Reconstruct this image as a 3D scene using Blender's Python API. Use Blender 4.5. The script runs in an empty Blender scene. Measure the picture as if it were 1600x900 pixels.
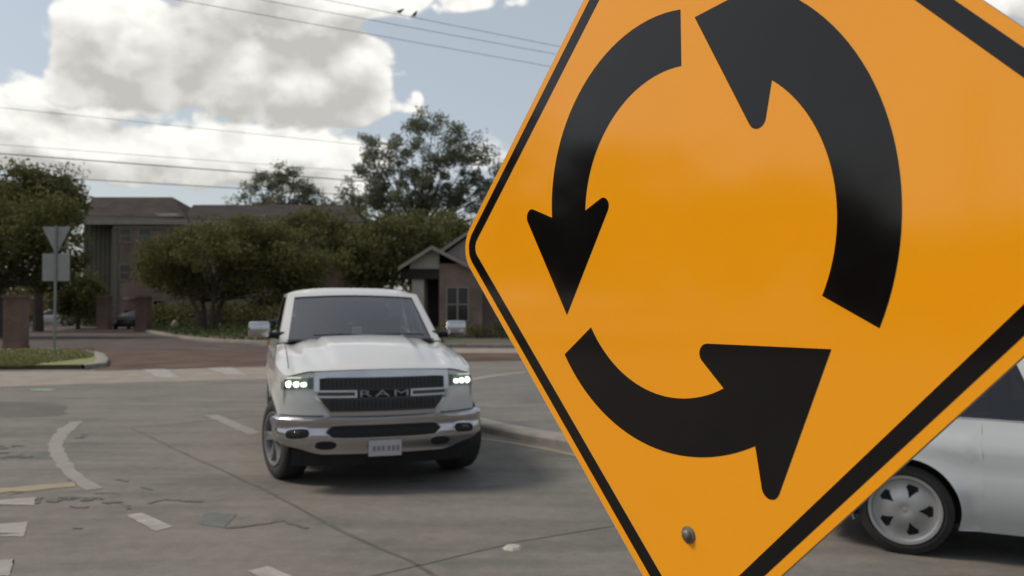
import bpy, bmesh, math, random
from mathutils import Vector, Matrix
from math import sin, cos, tan, pi, atan, atan2, radians, sqrt, exp, hypot
random.seed(7)
S = bpy.context.scene
COL = S.collection

# ------------------------------------------------------------------ camera
F_PX, PITCH, EYE = 1330.0, 0.02096, 1.75          # focal length in pixels of a 1600 px wide frame
cd = bpy.data.cameras.new("camera")
cd.sensor_width = 36.0
cd.lens = 36.0 * F_PX / 1600.0
cd.clip_start, cd.clip_end = 0.05, 3000.0
cd.dof.use_dof = True
cd.dof.focus_distance = 1.25
cd.dof.aperture_fstop = 7.6
cam = bpy.data.objects.new("camera", cd)
COL.objects.link(cam)
cam.location = (0, 0, EYE)
cam.rotation_euler = (pi / 2 + PITCH, 0, 0)
S.camera = cam

def ray(px, py):
    kx, v = (px - 800) / F_PX, (450 - py) / F_PX
    return Vector((kx, cos(PITCH) - v * sin(PITCH), sin(PITCH) + v * cos(PITCH)))
def at(px, py, z=0.0):                             # the place on the plane of height z seen at that pixel
    r = ray(px, py); t = (z - EYE) / r.z
    return Vector((r.x * t, r.y * t, z))
def far(px, py, Y):                                # the place at distance Y seen at that pixel
    r = ray(px, py); t = Y / r.y
    return Vector((r.x * t, Y, EYE + r.z * t))

# ------------------------------------------------------------------ sky, sun, exposure
SUN_EL, SUN_AZ = radians(50), radians(-82)          # azimuth clockwise from +Y
world = bpy.data.worlds.new("World")
S.world = world
world.use_nodes = True
def build_sky():
    nt = world.node_tree; N, L = nt.nodes, nt.links
    N.clear()
    out = N.new('ShaderNodeOutputWorld'); bg = N.new('ShaderNodeBackground')
    sky = N.new('ShaderNodeTexSky'); sky.sky_type = 'NISHITA'; sky.sun_disc = False
    sky.sun_elevation = SUN_EL; sky.sun_rotation = SUN_AZ
    sky.air_density = 1.0; sky.dust_density = 2.5; sky.ozone_density = 1.0
    tc = N.new('ShaderNodeTexCoord')
    def m(op, a, b=None, c=None):
        n = N.new('ShaderNodeMath'); n.operation = op
        for i, v in enumerate((a, b, c)):
            if v is None: continue
            if isinstance(v, (int, float)): n.inputs[i].default_value = v
            else: L.new(v, n.inputs[i])
        return n.outputs[0]
    def ramp(x, lo, hi):
        n = N.new('ShaderNodeMapRange'); n.interpolation_type = 'SMOOTHSTEP'
        L.new(x, n.inputs[0]); n.inputs[1].default_value = lo; n.inputs[2].default_value = hi
        return n.outputs[0]
    # cloud masses, each a soft ellipse in azimuth and elevation (px, py, rx, ry, weight): a high cumulus and a lower bank
    high = [(330, 110, 230, 90, .62), (250, 45, 150, 70, .35), (530, 110, 95, 85, .52), (455, 20, 100, 70, .38), (140, 60, 90, 70, .34),
            (420, 165, 190, 40, .30), (690, 0, 200, 30, .85), (400, -25, 220, 50, .6), (560, 75, 26, 20, .2), (652, 160, 20, 30, .50), (672, 182, 24, 18, .42), (590, 42, 34, 24, -.5), (15, 55, 50, 55, -.5), (770, 95, 150, 60, -.7), (95, 75, 60, 80, .34), (585, 115, 60, 80, .28), (300, 250, 420, 40, -.5)]
    low = [(60, 225, 260, 70, .62), (330, 245, 260, 46, .55), (500, 245, 100, 60, .45), (30, 165, 95, 70, .50), (800, 240, 60, 28, .5), (1600, 10, 120, 50, .5),
           (770, 95, 170, 70, -.75), (95, 172, 34, 20, -.4), (20, 55, 60, 60, -.35), (190, 297, 70, 14, -.40), (640, 200, 50, 40, -.25), (230, 195, 70, 12, -.22)]
    def blobs(cb, masses):
        total = None
        for px, py, rx, ry, w in masses:
            a = atan((px - 800) / F_PX); e = atan((478 - py) / F_PX * cos(a))
            s1 = N.new('ShaderNodeVectorMath'); s1.operation = 'SUBTRACT'; L.new(cb, s1.inputs[0]); s1.inputs[1].default_value = (a, e, 0)
            s2 = N.new('ShaderNodeVectorMath'); s2.operation = 'MULTIPLY'; L.new(s1.outputs[0], s2.inputs[0]); s2.inputs[1].default_value = (F_PX / rx, F_PX / ry, 0)
            s3 = N.new('ShaderNodeVectorMath'); s3.operation = 'DOT_PRODUCT'; L.new(s2.outputs[0], s3.inputs[0]); L.new(s2.outputs[0], s3.inputs[1])
            g = m('MULTIPLY', m('EXPONENT', m('MULTIPLY', s3.outputs['Value'], -1.0)), w)
            total = g if total is None else m('ADD', total, g)
        return total
    def relief(vec):
        st = N.new('ShaderNodeVectorMath'); st.operation = 'MULTIPLY'; L.new(vec, st.inputs[0]); st.inputs[1].default_value = (1, 1, 1.35)
        no = N.new('ShaderNodeTexNoise'); L.new(st.outputs[0], no.inputs['Vector'])
        no.inputs['Scale'].default_value = 8.0; no.inputs['Detail'].default_value = 9; no.inputs['Roughness'].default_value = .57
        vo = N.new('ShaderNodeTexVoronoi'); vo.feature = 'F1'
        wv = N.new('ShaderNodeVectorMath'); wv.operation = 'MULTIPLY_ADD'
        L.new(no.outputs['Color'], wv.inputs[0]); wv.inputs[1].default_value = (.07, .07, .07); L.new(st.outputs[0], wv.inputs[2])
        L.new(wv.outputs[0], vo.inputs['Vector']); vo.inputs['Scale'].default_value = 17; vo.inputs['Detail'].default_value = 1; vo.inputs['Roughness'].default_value = .5
        f = m('MULTIPLY', m('SUBTRACT', no.outputs['Fac'], .5), 1.15)
        b = m('MULTIPLY', m('SUBTRACT', .45, vo.outputs['Distance']), .62)
        n_ = m('ADD', f, b)
        return n_
    def density(vec):
        sp = N.new('ShaderNodeSeparateXYZ'); L.new(vec, sp.inputs[0])
        az = m('ARCTAN2', sp.outputs[0], sp.outputs[1]); el = m('ARCSINE', sp.outputs[2])
        cb = N.new('ShaderNodeCombineXYZ'); L.new(az, cb.inputs[0]); L.new(el, cb.inputs[1])
        n_ = relief(vec)
        return m('ADD', m('ADD', blobs(cb.outputs[0], high), -.30), n_), m('ADD', m('ADD', blobs(cb.outputs[0], low), -.12), n_), n_
    hi0, lo0, n0 = density(tc.outputs['Generated'])
    off = N.new('ShaderNodeVectorMath'); off.operation = 'ADD'
    L.new(tc.outputs['Generated'], off.inputs[0]); off.inputs[1].default_value = (.006, 0, .034)
    nrm = N.new('ShaderNodeVectorMath'); nrm.operation = 'NORMALIZE'; L.new(off.outputs[0], nrm.inputs[0])
    hi1, lo1, n1 = density(nrm.outputs[0])
    o2 = N.new('ShaderNodeVectorMath'); o2.operation = 'ADD'
    L.new(tc.outputs['Generated'], o2.inputs[0]); o2.inputs[1].default_value = (.003, 0, .010)
    fine = m('MULTIPLY', m('SUBTRACT', n0, relief(o2.outputs[0])), .85)      # small puffs
    def shade(d0, d1, base, deep, gain):
        rim = m('ADD', m('MULTIPLY', fine, m('SUBTRACT', 1.0, m('MULTIPLY', ramp(d0, .15, .6), .65))), m('MULTIPLY', m('SUBTRACT', d0, d1), gain))        # sides turned up to the light are brighter
        lum = m('ADD', m('SUBTRACT', base, m('MULTIPLY', ramp(d0, .08, .60), deep)), rim)   # deep cloud lets less light through
        lum = m('MINIMUM', m('MAXIMUM', lum, .57), 1.08)
        k = N.new('ShaderNodeCombineXYZ')
        L.new(lum, k.inputs[0]); L.new(m('MULTIPLY', lum, .985), k.inputs[1]); L.new(m('MULTIPLY', lum, .93), k.inputs[2])
        sc = N.new('ShaderNodeVectorMath'); sc.operation = 'SCALE'; L.new(k.outputs[0], sc.inputs[0]); sc.inputs['Scale'].default_value = CLOUD
        return sc.outputs[0]
    def mixc(f, a, b):
        mx = N.new('ShaderNodeMix'); mx.data_type = 'RGBA'
        for i, v in ((0, f), (6, a), (7, b)):
            if isinstance(v, tuple): mx.inputs[i].default_value = v
            elif isinstance(v, float): mx.inputs[i].default_value = v
            else: L.new(v, mx.inputs[i])
        return mx.outputs[2]
    c = mixc(VEIL, sky.outputs[0], (5.7, 5.9, 5.8, 1))           # thin high veil over the blue
    c = mixc(ramp(lo0, -.03, .20), c, shade(lo0, lo1, .88, .14, .55))
    c = mixc(ramp(hi0, -.02, .16), c, shade(hi0, hi1, .90, .24, .50))
    L.new(c, bg.inputs[0]); bg.inputs[1].default_value = SKY_STRENGTH
    L.new(bg.outputs[0], out.inputs[0])
VEIL = .46
SKY_STRENGTH, CLOUD = 0.11, 8.1
build_sky()
world.cycles.sampling_method = 'MANUAL'
world.cycles.sample_map_resolution = 256
sd = bpy.data.lights.new("sun", 'SUN')
sd.energy = 2.6; sd.angle = radians(14); sd.color = (1.0, .93, .82)
sun = bpy.data.objects.new("sun", sd); COL.objects.link(sun)
sv = Vector((sin(SUN_AZ) * cos(SUN_EL), cos(SUN_AZ) * cos(SUN_EL), sin(SUN_EL)))
sun.rotation_euler = (-sv).to_track_quat('-Z', 'Y').to_euler()
sun.location = sv * 60
S.view_settings.view_transform = 'Standard'
S.view_settings.look = 'None'
S.view_settings.exposure = 0.12
S.view_settings.gamma = 1.0
S.render.engine = 'CYCLES'
S.cycles.max_bounces = 8
S.cycles.transparent_max_bounces = 12
S.cycles.use_denoising = True

# ------------------------------------------------------------------ materials
def lin(c):
    return tuple((v / 255 / 12.92) if v / 255 <= .04045 else ((v / 255 + .055) / 1.055) ** 2.4 for v in c)
def material(name, c1, c2=None, scale=5.0, rough=.6, metal=0.0, bump=0.0, bscale=None, coat=0.0, detail=6, c3=None, coat_rough=.05, spec=.5, contrast=.18):
    m = bpy.data.materials.new(name); m.use_nodes = True
    nt = m.node_tree; N, L = nt.nodes, nt.links
    p = N['Principled BSDF']
    p.inputs['Roughness'].default_value = rough; p.inputs['Metallic'].default_value = metal
    p.inputs['Specular IOR Level'].default_value = spec
    p.inputs['Coat Weight'].default_value = coat; p.inputs['Coat Roughness'].default_value = coat_rough
    p.inputs['Base Color'].default_value = (*c1, 1)
    tc = N.new('ShaderNodeTexCoord')
    if c2 is not None:
        no = N.new('ShaderNodeTexNoise'); no.inputs['Scale'].default_value = scale; no.inputs['Detail'].default_value = detail
        no.inputs['Roughness'].default_value = .62
        L.new(tc.outputs['Object'], no.inputs['Vector'])
        r = N.new('ShaderNodeValToRGB')
        r.color_ramp.elements[0].position = .5 - contrast; r.color_ramp.elements[0].color = (*c1, 1)
        r.color_ramp.elements[1].position = .5 + contrast; r.color_ramp.elements[1].color = (*c2, 1)
        if c3 is not None:
            e = r.color_ramp.elements.new(.5); e.color = (*c3, 1)
        L.new(no.outputs['Fac'], r.inputs[0]); L.new(r.outputs[0], p.inputs['Base Color'])
    if bump:
        nb = N.new('ShaderNodeTexNoise'); nb.inputs['Scale'].default_value = bscale or scale * 4; nb.inputs['Detail'].default_value = 5
        L.new(tc.outputs['Object'], nb.inputs['Vector'])
        bn = N.new('ShaderNodeBump'); bn.inputs['Strength'].default_value = bump; bn.inputs['Distance'].default_value = .01
        L.new(nb.outputs['Fac'], bn.inputs['Height']); L.new(bn.outputs[0], p.inputs['Normal'])
    return m
def glass_material(name, tint, gloss=1.0, f0=.06):
    m = bpy.data.materials.new(name); m.use_nodes = True
    nt = m.node_tree; N, L = nt.nodes, nt.links; N.clear()
    o = N.new('ShaderNodeOutputMaterial'); t = N.new('ShaderNodeBsdfTransparent'); g = N.new('ShaderNodeBsdfGlossy'); x = N.new('ShaderNodeMixShader')
    t.inputs[0].default_value = (*tint, 1); g.inputs['Roughness'].default_value = .03; g.inputs[0].default_value = (gloss, gloss, gloss, 1)
    ge = N.new('ShaderNodeNewGeometry'); dt = N.new('ShaderNodeVectorMath'); dt.operation = 'DOT_PRODUCT'
    L.new(ge.outputs['Normal'], dt.inputs[0]); L.new(ge.outputs['Incoming'], dt.inputs[1])
    def mm(op, a, b):
        n = N.new('ShaderNodeMath'); n.operation = op
        for i, v in enumerate((a, b)):
            if isinstance(v, (int, float)): n.inputs[i].default_value = v
            else: L.new(v, n.inputs[i])
        return n.outputs[0]
    f = mm('ADD', mm('MULTIPLY', mm('POWER', mm('SUBTRACT', 1.0, mm('ABSOLUTE', dt.outputs['Value'], 0)), 5), 1 - f0), f0)   # Schlick, the same from both sides
    L.new(f, x.inputs[0]); L.new(t.outputs[0], x.inputs[1]); L.new(g.outputs[0], x.inputs[2]); L.new(x.outputs[0], o.inputs[0])
    return m
def emit_material(name, c, s):
    m = bpy.data.materials.new(name); m.use_nodes = True
    p = m.node_tree.nodes['Principled BSDF']
    p.inputs['Base Color'].default_value = (*c, 1); p.inputs['Emission Color'].default_value = (*c, 1); p.inputs['Emission Strength'].default_value = s
    return m
def brick_material(name, c1, c2, mortar, bw=.21, bh=.075, msize=.012, rough=.85, swap=True, bump=.4):
    m = bpy.data.materials.new(name); m.use_nodes = True
    nt = m.node_tree; N, L = nt.nodes, nt.links; p = N['Principled BSDF']; p.inputs['Roughness'].default_value = rough; p.inputs['Specular IOR Level'].default_value = .12
    tc = N.new('ShaderNodeTexCoord'); sp = N.new('ShaderNodeSeparateXYZ'); L.new(tc.outputs['Object'], sp.inputs[0])
    v = N.new('ShaderNodeCombineXYZ')
    if swap:                                        # walls: run along x+y, rise along z
        a = N.new('ShaderNodeMath'); a.operation = 'ADD'; L.new(sp.outputs[0], a.inputs[0]); L.new(sp.outputs[1], a.inputs[1])
        L.new(a.outputs[0], v.inputs[0]); L.new(sp.outputs[2], v.inputs[1])
    else:
        L.new(sp.outputs[0], v.inputs[0]); L.new(sp.outputs[1], v.inputs[1])
    b = N.new('ShaderNodeTexBrick'); L.new(v.outputs[0], b.inputs['Vector'])
    b.inputs['Color1'].default_value = (*c1, 1); b.inputs['Color2'].default_value = (*c2, 1); b.inputs['Mortar'].default_value = (*mortar, 1)
    b.inputs['Scale'].default_value = 1; b.inputs['Mortar Size'].default_value = msize; b.inputs['Brick Width'].default_value = bw; b.inputs['Row Height'].default_value = bh
    no = N.new('ShaderNodeTexNoise'); no.inputs['Scale'].default_value = .7; no.inputs['Detail'].default_value = 6; L.new(tc.outputs['Object'], no.inputs['Vector'])
    mr = N.new('ShaderNodeMapRange'); L.new(no.outputs['Fac'], mr.inputs[0]); mr.inputs[1].default_value = .3; mr.inputs[2].default_value = .7; mr.inputs[3].default_value = .65; mr.inputs[4].default_value = 1.2
    mu = N.new('ShaderNodeVectorMath'); mu.operation = 'SCALE'; L.new(b.outputs['Color'], mu.inputs[0]); L.new(mr.outputs[0], mu.inputs['Scale'])
    L.new(mu.outputs[0], p.inputs['Base Color'])
    bn = N.new('ShaderNodeBump'); bn.inputs['Strength'].default_value = bump; bn.inputs['Distance'].default_value = .01; bn.invert = True
    L.new(b.outputs['Fac'], bn.inputs['Height']); L.new(bn.outputs[0], p.inputs['Normal'])
    return m
def leaf_material(name, dark, light, scale=.5):
    m = bpy.data.materials.new(name); m.use_nodes = True
    nt = m.node_tree; N, L = nt.nodes, nt.links; p = N['Principled BSDF']
    p.inputs['Roughness'].default_value = .7; p.inputs['Specular IOR Level'].default_value = .12
    geo = N.new('ShaderNodeNewGeometry'); tc = N.new('ShaderNodeTexCoord')
    no = N.new('ShaderNodeTexNoise'); no.inputs['Scale'].default_value = scale; no.inputs['Detail'].default_value = 3; L.new(tc.outputs['Object'], no.inputs['Vector'])
    ad = N.new('ShaderNodeMath'); ad.operation = 'MULTIPLY_ADD'; L.new(geo.outputs['Random Per Island'], ad.inputs[0]); ad.inputs[1].default_value = .5; L.new(no.outputs['Fac'], ad.inputs[2])
    r = N.new('ShaderNodeValToRGB'); r.color_ramp.elements[0].position = .4; r.color_ramp.elements[1].position = 1.05
    r.color_ramp.elements[0].color = (*dark, 1); r.color_ramp.elements[1].color = (*light, 1)
    L.new(ad.outputs[0], r.inputs[0]); L.new(r.outputs[0], p.inputs['Base Color'])
    t = N.new('ShaderNodeBsdfTranslucent'); L.new(r.outputs[0], t.inputs[0])
    x = N.new('ShaderNodeMixShader'); x.inputs[0].default_value = .38
    o = N['Material Output']; L.new(p.outputs[0], x.inputs[1]); L.new(t.outputs[0], x.inputs[2]); L.new(x.outputs[0], o.inputs[0])
    return m
def road_material(name, base, vary, patch, joints=True):
    m = bpy.data.materials.new(name); m.use_nodes = True
    nt = m.node_tree; N, L = nt.nodes, nt.links; p = N['Principled BSDF']; p.inputs['Roughness'].default_value = .8; p.inputs['Specular IOR Level'].default_value = .3
    tc = N.new('ShaderNodeTexCoord')
    def noise(s, d=6, rgh=.6, vec=None):
        n = N.new('ShaderNodeTexNoise'); n.inputs['Scale'].default_value = s; n.inputs['Detail'].default_value = d; n.inputs['Roughness'].default_value = rgh
        L.new(vec or tc.outputs['Object'], n.inputs['Vector']); return n.outputs['Fac']
    def mixc(f, a, b):
        x = N.new('ShaderNodeMix'); x.data_type = 'RGBA'; L.new(f, x.inputs[0])
        for i, v in ((6, a), (7, b)):
            if isinstance(v, tuple): x.inputs[i].default_value = (*v, 1)
            else: L.new(v, x.inputs[i])
        return x.outputs[2]
    def rng(f, lo, hi, a=0., b=1.):
        n = N.new('ShaderNodeMapRange'); L.new(f, n.inputs[0]); n.inputs[1].default_value = lo; n.inputs[2].default_value = hi; n.inputs[3].default_value = a; n.inputs[4].default_value = b
        return n.outputs[0]
    c = mixc(rng(noise(.22, 4), .34, .66), base, vary)
    c = mixc(rng(noise(.8, 7, .65), .48, .66, 0, .9), c, patch)
    c = mixc(rng(noise(1.9, 8, .7), .62, .74, 0, .6), c, tuple(v * .55 for v in patch))
    mp = N.new('ShaderNodeMapping'); mp.inputs['Rotation'].default_value = (0, 0, radians(-38)); mp.inputs['Scale'].default_value = (.35, 2.6, 1); L.new(tc.outputs['Object'], mp.inputs[0])
    st = rng(noise(.9, 5, .6, mp.outputs[0]), .42, .7, 1.06, .74)        # tyre wear along the lanes
    gr = rng(noise(85, 3, .7), .25, .75, .74, 1.22)
    sp = rng(noise(7, 10, .78), .3, .72, 1.16, .78)
    a = N.new('ShaderNodeMath'); a.operation = 'MULTIPLY'; L.new(st, a.inputs[0]); L.new(gr, a.inputs[1])
    b = N.new('ShaderNodeMath'); b.operation = 'MULTIPLY'; L.new(a.outputs[0], b.inputs[0]); L.new(sp, b.inputs[1])
    mu = N.new('ShaderNodeVectorMath'); mu.operation = 'SCALE'; L.new(c, mu.inputs[0]); L.new(b.outputs[0], mu.inputs['Scale'])
    L.new(mu.outputs[0], p.inputs['Base Color'])
    bn = N.new('ShaderNodeBump'); bn.inputs['Strength'].default_value = .35; bn.inputs['Distance'].default_value = .006
    L.new(noise(60, 4), bn.inputs['Height']); L.new(bn.outputs[0], p.inputs['Normal'])
    return m
def worn_paint(name, c, under, keep=.42, scale=9):
    return material(name, under, c, scale=scale * .5, rough=.7, contrast=.2, c3=tuple(keep * a + (1 - keep) * b for a, b in zip(under, c)), detail=9)

M = {}
M['concrete'] = road_material('worn_concrete', (.158, .139, .117), (.137, .127, .110), (.108, .101, .090))
M['apron'] = road_material('apron_concrete', (.15, .14, .127), (.13, .124, .114), (.105, .10, .094))
M['asphalt'] = road_material('dark_asphalt', (.10, .09, .078), (.085, .079, .07), (.112, .103, .09))
M['pale_concrete'] = material('pale_concrete', (.235, .20, .163), (.165, .143, .12), scale=1.6, rough=.85, bump=.3, bscale=40)
M['kerb'] = material('kerb_concrete', (.26, .235, .205), (.16, .145, .125), scale=3, rough=.85, bump=.4, bscale=30)
M['tar'] = material('joint_tar', (.055, .051, .045), (.10, .092, .08), scale=5, rough=.8)
M['crack'] = material('crack_dirt', (.06, .056, .05), (.115, .105, .092), scale=14, rough=.9)
M['white_paint'] = worn_paint('worn_white_paint', (.33, .31, .28), (.20, .18, .156), .72)
M['faint_paint'] = worn_paint('faint_white_paint', (.212, .198, .176), (.168, .152, .13), .5)
M['yellow_paint'] = worn_paint('worn_yellow_paint', (.27, .205, .10), (.175, .155, .122), .5)
M['green_paint'] = worn_paint('green_spray_paint', (.20, .32, .14), (.21, .2, .175), .5, 5)
M['pavers'] = brick_material('red_pavers', (.118, .074, .055), (.095, .062, .048), (.08, .06, .05), .22, .11, .012, swap=False, bump=.3)
M['pavers2'] = brick_material('grey_pavers', (.105, .080, .07), (.085, .068, .062), (.07, .058, .052), .22, .11, .012, swap=False, bump=.3)
M['grass'] = material('grass', (.13, .135, .045), (.21, .18, .07), scale=2.0, rough=.9, bump=.6, bscale=60, c3=(.16, .16, .055))
M['ground'] = material('ground_earth', (.07, .065, .04), (.05, .06, .03), scale=.4, rough=.95)
M['mulch'] = material('mulch', (.055, .035, .024), (.09, .06, .04), scale=6, rough=.95, bump=.6, bscale=30)
M['brick'] = brick_material('red_brick', (.20, .108, .083), (.15, .088, .072), (.20, .165, .14))
M['mauve_brick'] = brick_material('mauve_brick', (.235, .165, .13), (.185, .132, .106), (.25, .195, .16))
M['siding'] = material('green_grey_siding', (.125, .115, .088), (.095, .088, .07), scale=1.2, rough=.8)
M['siding_pale'] = material('pale_siding', (.16, .138, .11), (.13, .114, .092), scale=1.2, rough=.8)
M['trim'] = material('grey_trim', (.29, .255, .21), (.24, .21, .175), scale=2, rough=.7)
M['pale_trim'] = material('pale_trim', (.37, .335, .285), (.31, .28, .24), scale=2, rough=.7)
M['shingle'] = brick_material('brown_shingles', (.052, .041, .035), (.040, .033, .029), (.03, .025, .022), .33, .14, .01, rough=.9)
M['shingle_pale'] = brick_material('pale_shingles', (.11, .102, .094), (.09, .084, .078), (.07, .064, .06), .33, .14, .01, rough=.9)
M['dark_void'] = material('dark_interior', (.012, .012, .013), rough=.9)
M['pane'] = material('window_pane', (.16, .155, .145), (.10, .10, .095), scale=.8, rough=.06, spec=.6)
M['pane_dark'] = material('dark_window_pane', (.012, .013, .015), rough=.06, spec=.5)
M['bark'] = material('bark', (.075, .058, .045), (.045, .036, .028), scale=5, rough=.95, bump=.8, bscale=18)
M['pale_bark'] = material('pale_bark', (.11, .09, .072), (.065, .052, .042), scale=4, rough=.9, bump=.5, bscale=14)
M['leaf_dark'] = leaf_material('dark_leaves', (.056, .06, .022), (.145, .142, .052))
M['leaf_mid'] = leaf_material('mid_leaves', (.06, .064, .025), (.155, .15, .06))
M['leaf_oak'] = leaf_material('canopy_leaves', (.065, .066, .024), (.165, .155, .058), .8)
M['leaf_grey'] = leaf_material('grey_green_leaves', (.10, .11, .07), (.20, .21, .14))
M['leaf_deep'] = leaf_material('deep_leaves', (.018, .022, .010), (.03, .036, .014))
M['leaf_bush'] = leaf_material('bush_leaves', (.03, .045, .014), (.085, .11, .04), 1.5)
M['wood'] = material('brown_fence_wood', (.16, .085, .035), (.10, .055, .025), scale=3, rough=.85)
M['sunlit_patch'] = material('pale_sunlit_patch', (.42, .38, .31), (.28, .25, .2), scale=4, rough=.9, bump=.5, bscale=14)  # sunlight on lawn and wall put into the pale colour
M['white_car'] = material('white_car_paint', (.50, .495, .475), (.47, .465, .448), scale=.8, rough=.32, coat=.8, coat_rough=.04)
M['silver_white'] = material('pearl_white_paint', (.46, .475, .48), (.435, .45, .455), scale=.8, rough=.32, coat=.8, coat_rough=.04)
M['dark_car'] = material('dark_car_paint', (.02, .021, .024), rough=.3, coat=.8)
M['pale_car'] = material('pale_car_paint', (.40, .40, .39), rough=.35, coat=.7)
M['chrome'] = material('chrome', (.54, .53, .55), (.45, .44, .46), scale=2, rough=.17, metal=1)
M['alloy'] = material('dull_alloy', (.26, .26, .265), (.20, .20, .205), scale=6, rough=.4, metal=.6)
M['wheel_silver'] = material('wheel_silver', (.36, .36, .36), (.30, .30, .30), scale=7, rough=.38, metal=.45)
M['badge'] = material('badge_grey', (.27, .27, .275), rough=.4, metal=.4)
M['satin'] = material('satin_silver', (.52, .52, .52), (.44, .44, .44), scale=6, rough=.36, metal=.5)
M['black_plastic'] = material('black_plastic', (.010, .010, .011), (.016, .016, .016), scale=9, rough=.6, spec=.25)
M['mesh_plastic'] = material('grille_plastic', (.055, .055, .058), rough=.38)
M['gap'] = material('panel_gap', (.01, .01, .01), rough=.9)
M['rubber'] = material('tyre_rubber', (.014, .014, .014), (.024, .023, .022), scale=14, rough=.8, bump=.3, bscale=60)
M['screen'] = glass_material('windscreen_glass', (.46, .50, .52), .95, .19)
M['tint'] = glass_material('tinted_glass', (.16, .17, .19))
M['lens'] = glass_material('lamp_lens', (.75, .80, .74))
M['lamp_inner'] = material('lamp_reflector', (.34, .36, .31), (.22, .24, .19), scale=10, rough=.3, metal=.5)
M['led'] = emit_material('headlight_led', (.93, 1.0, .84), 3.0)
M['led_soft'] = emit_material('running_light', (.85, .95, .75), .35)
M['red_lens'] = material('red_lens', (.25, .01, .012), rough=.15, coat=1)
M['seat'] = material('seat_cloth', (.03, .03, .033), (.045, .045, .05), scale=12, rough=.8)
M['plate'] = material('plate_white', (.42, .42, .42), (.36, .36, .37), scale=9, rough=.4)
M['plate_ink'] = material('plate_ink', (.16, .16, .18), rough=.5)
M['paper'] = material('white_card', (.62, .62, .60), rough=.7)
M['sign_yellow'] = material('yellow_sheeting', (.85, .322, .006), (.88, .337, .007), scale=3.0, rough=.5, coat=1.0, coat_rough=.09, spec=.0, bump=.03, bscale=160)
M['sign_black'] = material('black_film', (.004, .0032, .0028), (.006, .005, .0045), scale=12, rough=.5, coat=.85, coat_rough=.09, spec=.0)
M['sign_edge'] = material('bare_aluminium', (.36, .30, .22), (.30, .25, .19), scale=8, rough=.45, metal=.5)
M['sign_back'] = material('dull_aluminium', (.30, .30, .29), (.24, .24, .235), scale=2.5, rough=.6, metal=.15)
M['galv'] = material('galvanised_steel', (.26, .27, .265), (.20, .205, .20), scale=6, rough=.5, metal=.5)
M['bolt'] = material('bolt_steel', (.20, .18, .155), (.13, .115, .10), scale=160, rough=.55, metal=.5)
M['wire'] = material('cable_black', (.02, .02, .02), rough=.7)
M['bird'] = material('bird_feathers', (.012, .012, .013), rough=.7)
M['pole_wood'] = material('utility_pole_wood', (.11, .08, .06), (.075, .058, .045), scale=3, rough=.9)
M['lid'] = material('iron_lid', (.07, .075, .066), (.105, .105, .092), scale=9, rough=.7, bump=.5, bscale=25)

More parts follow.
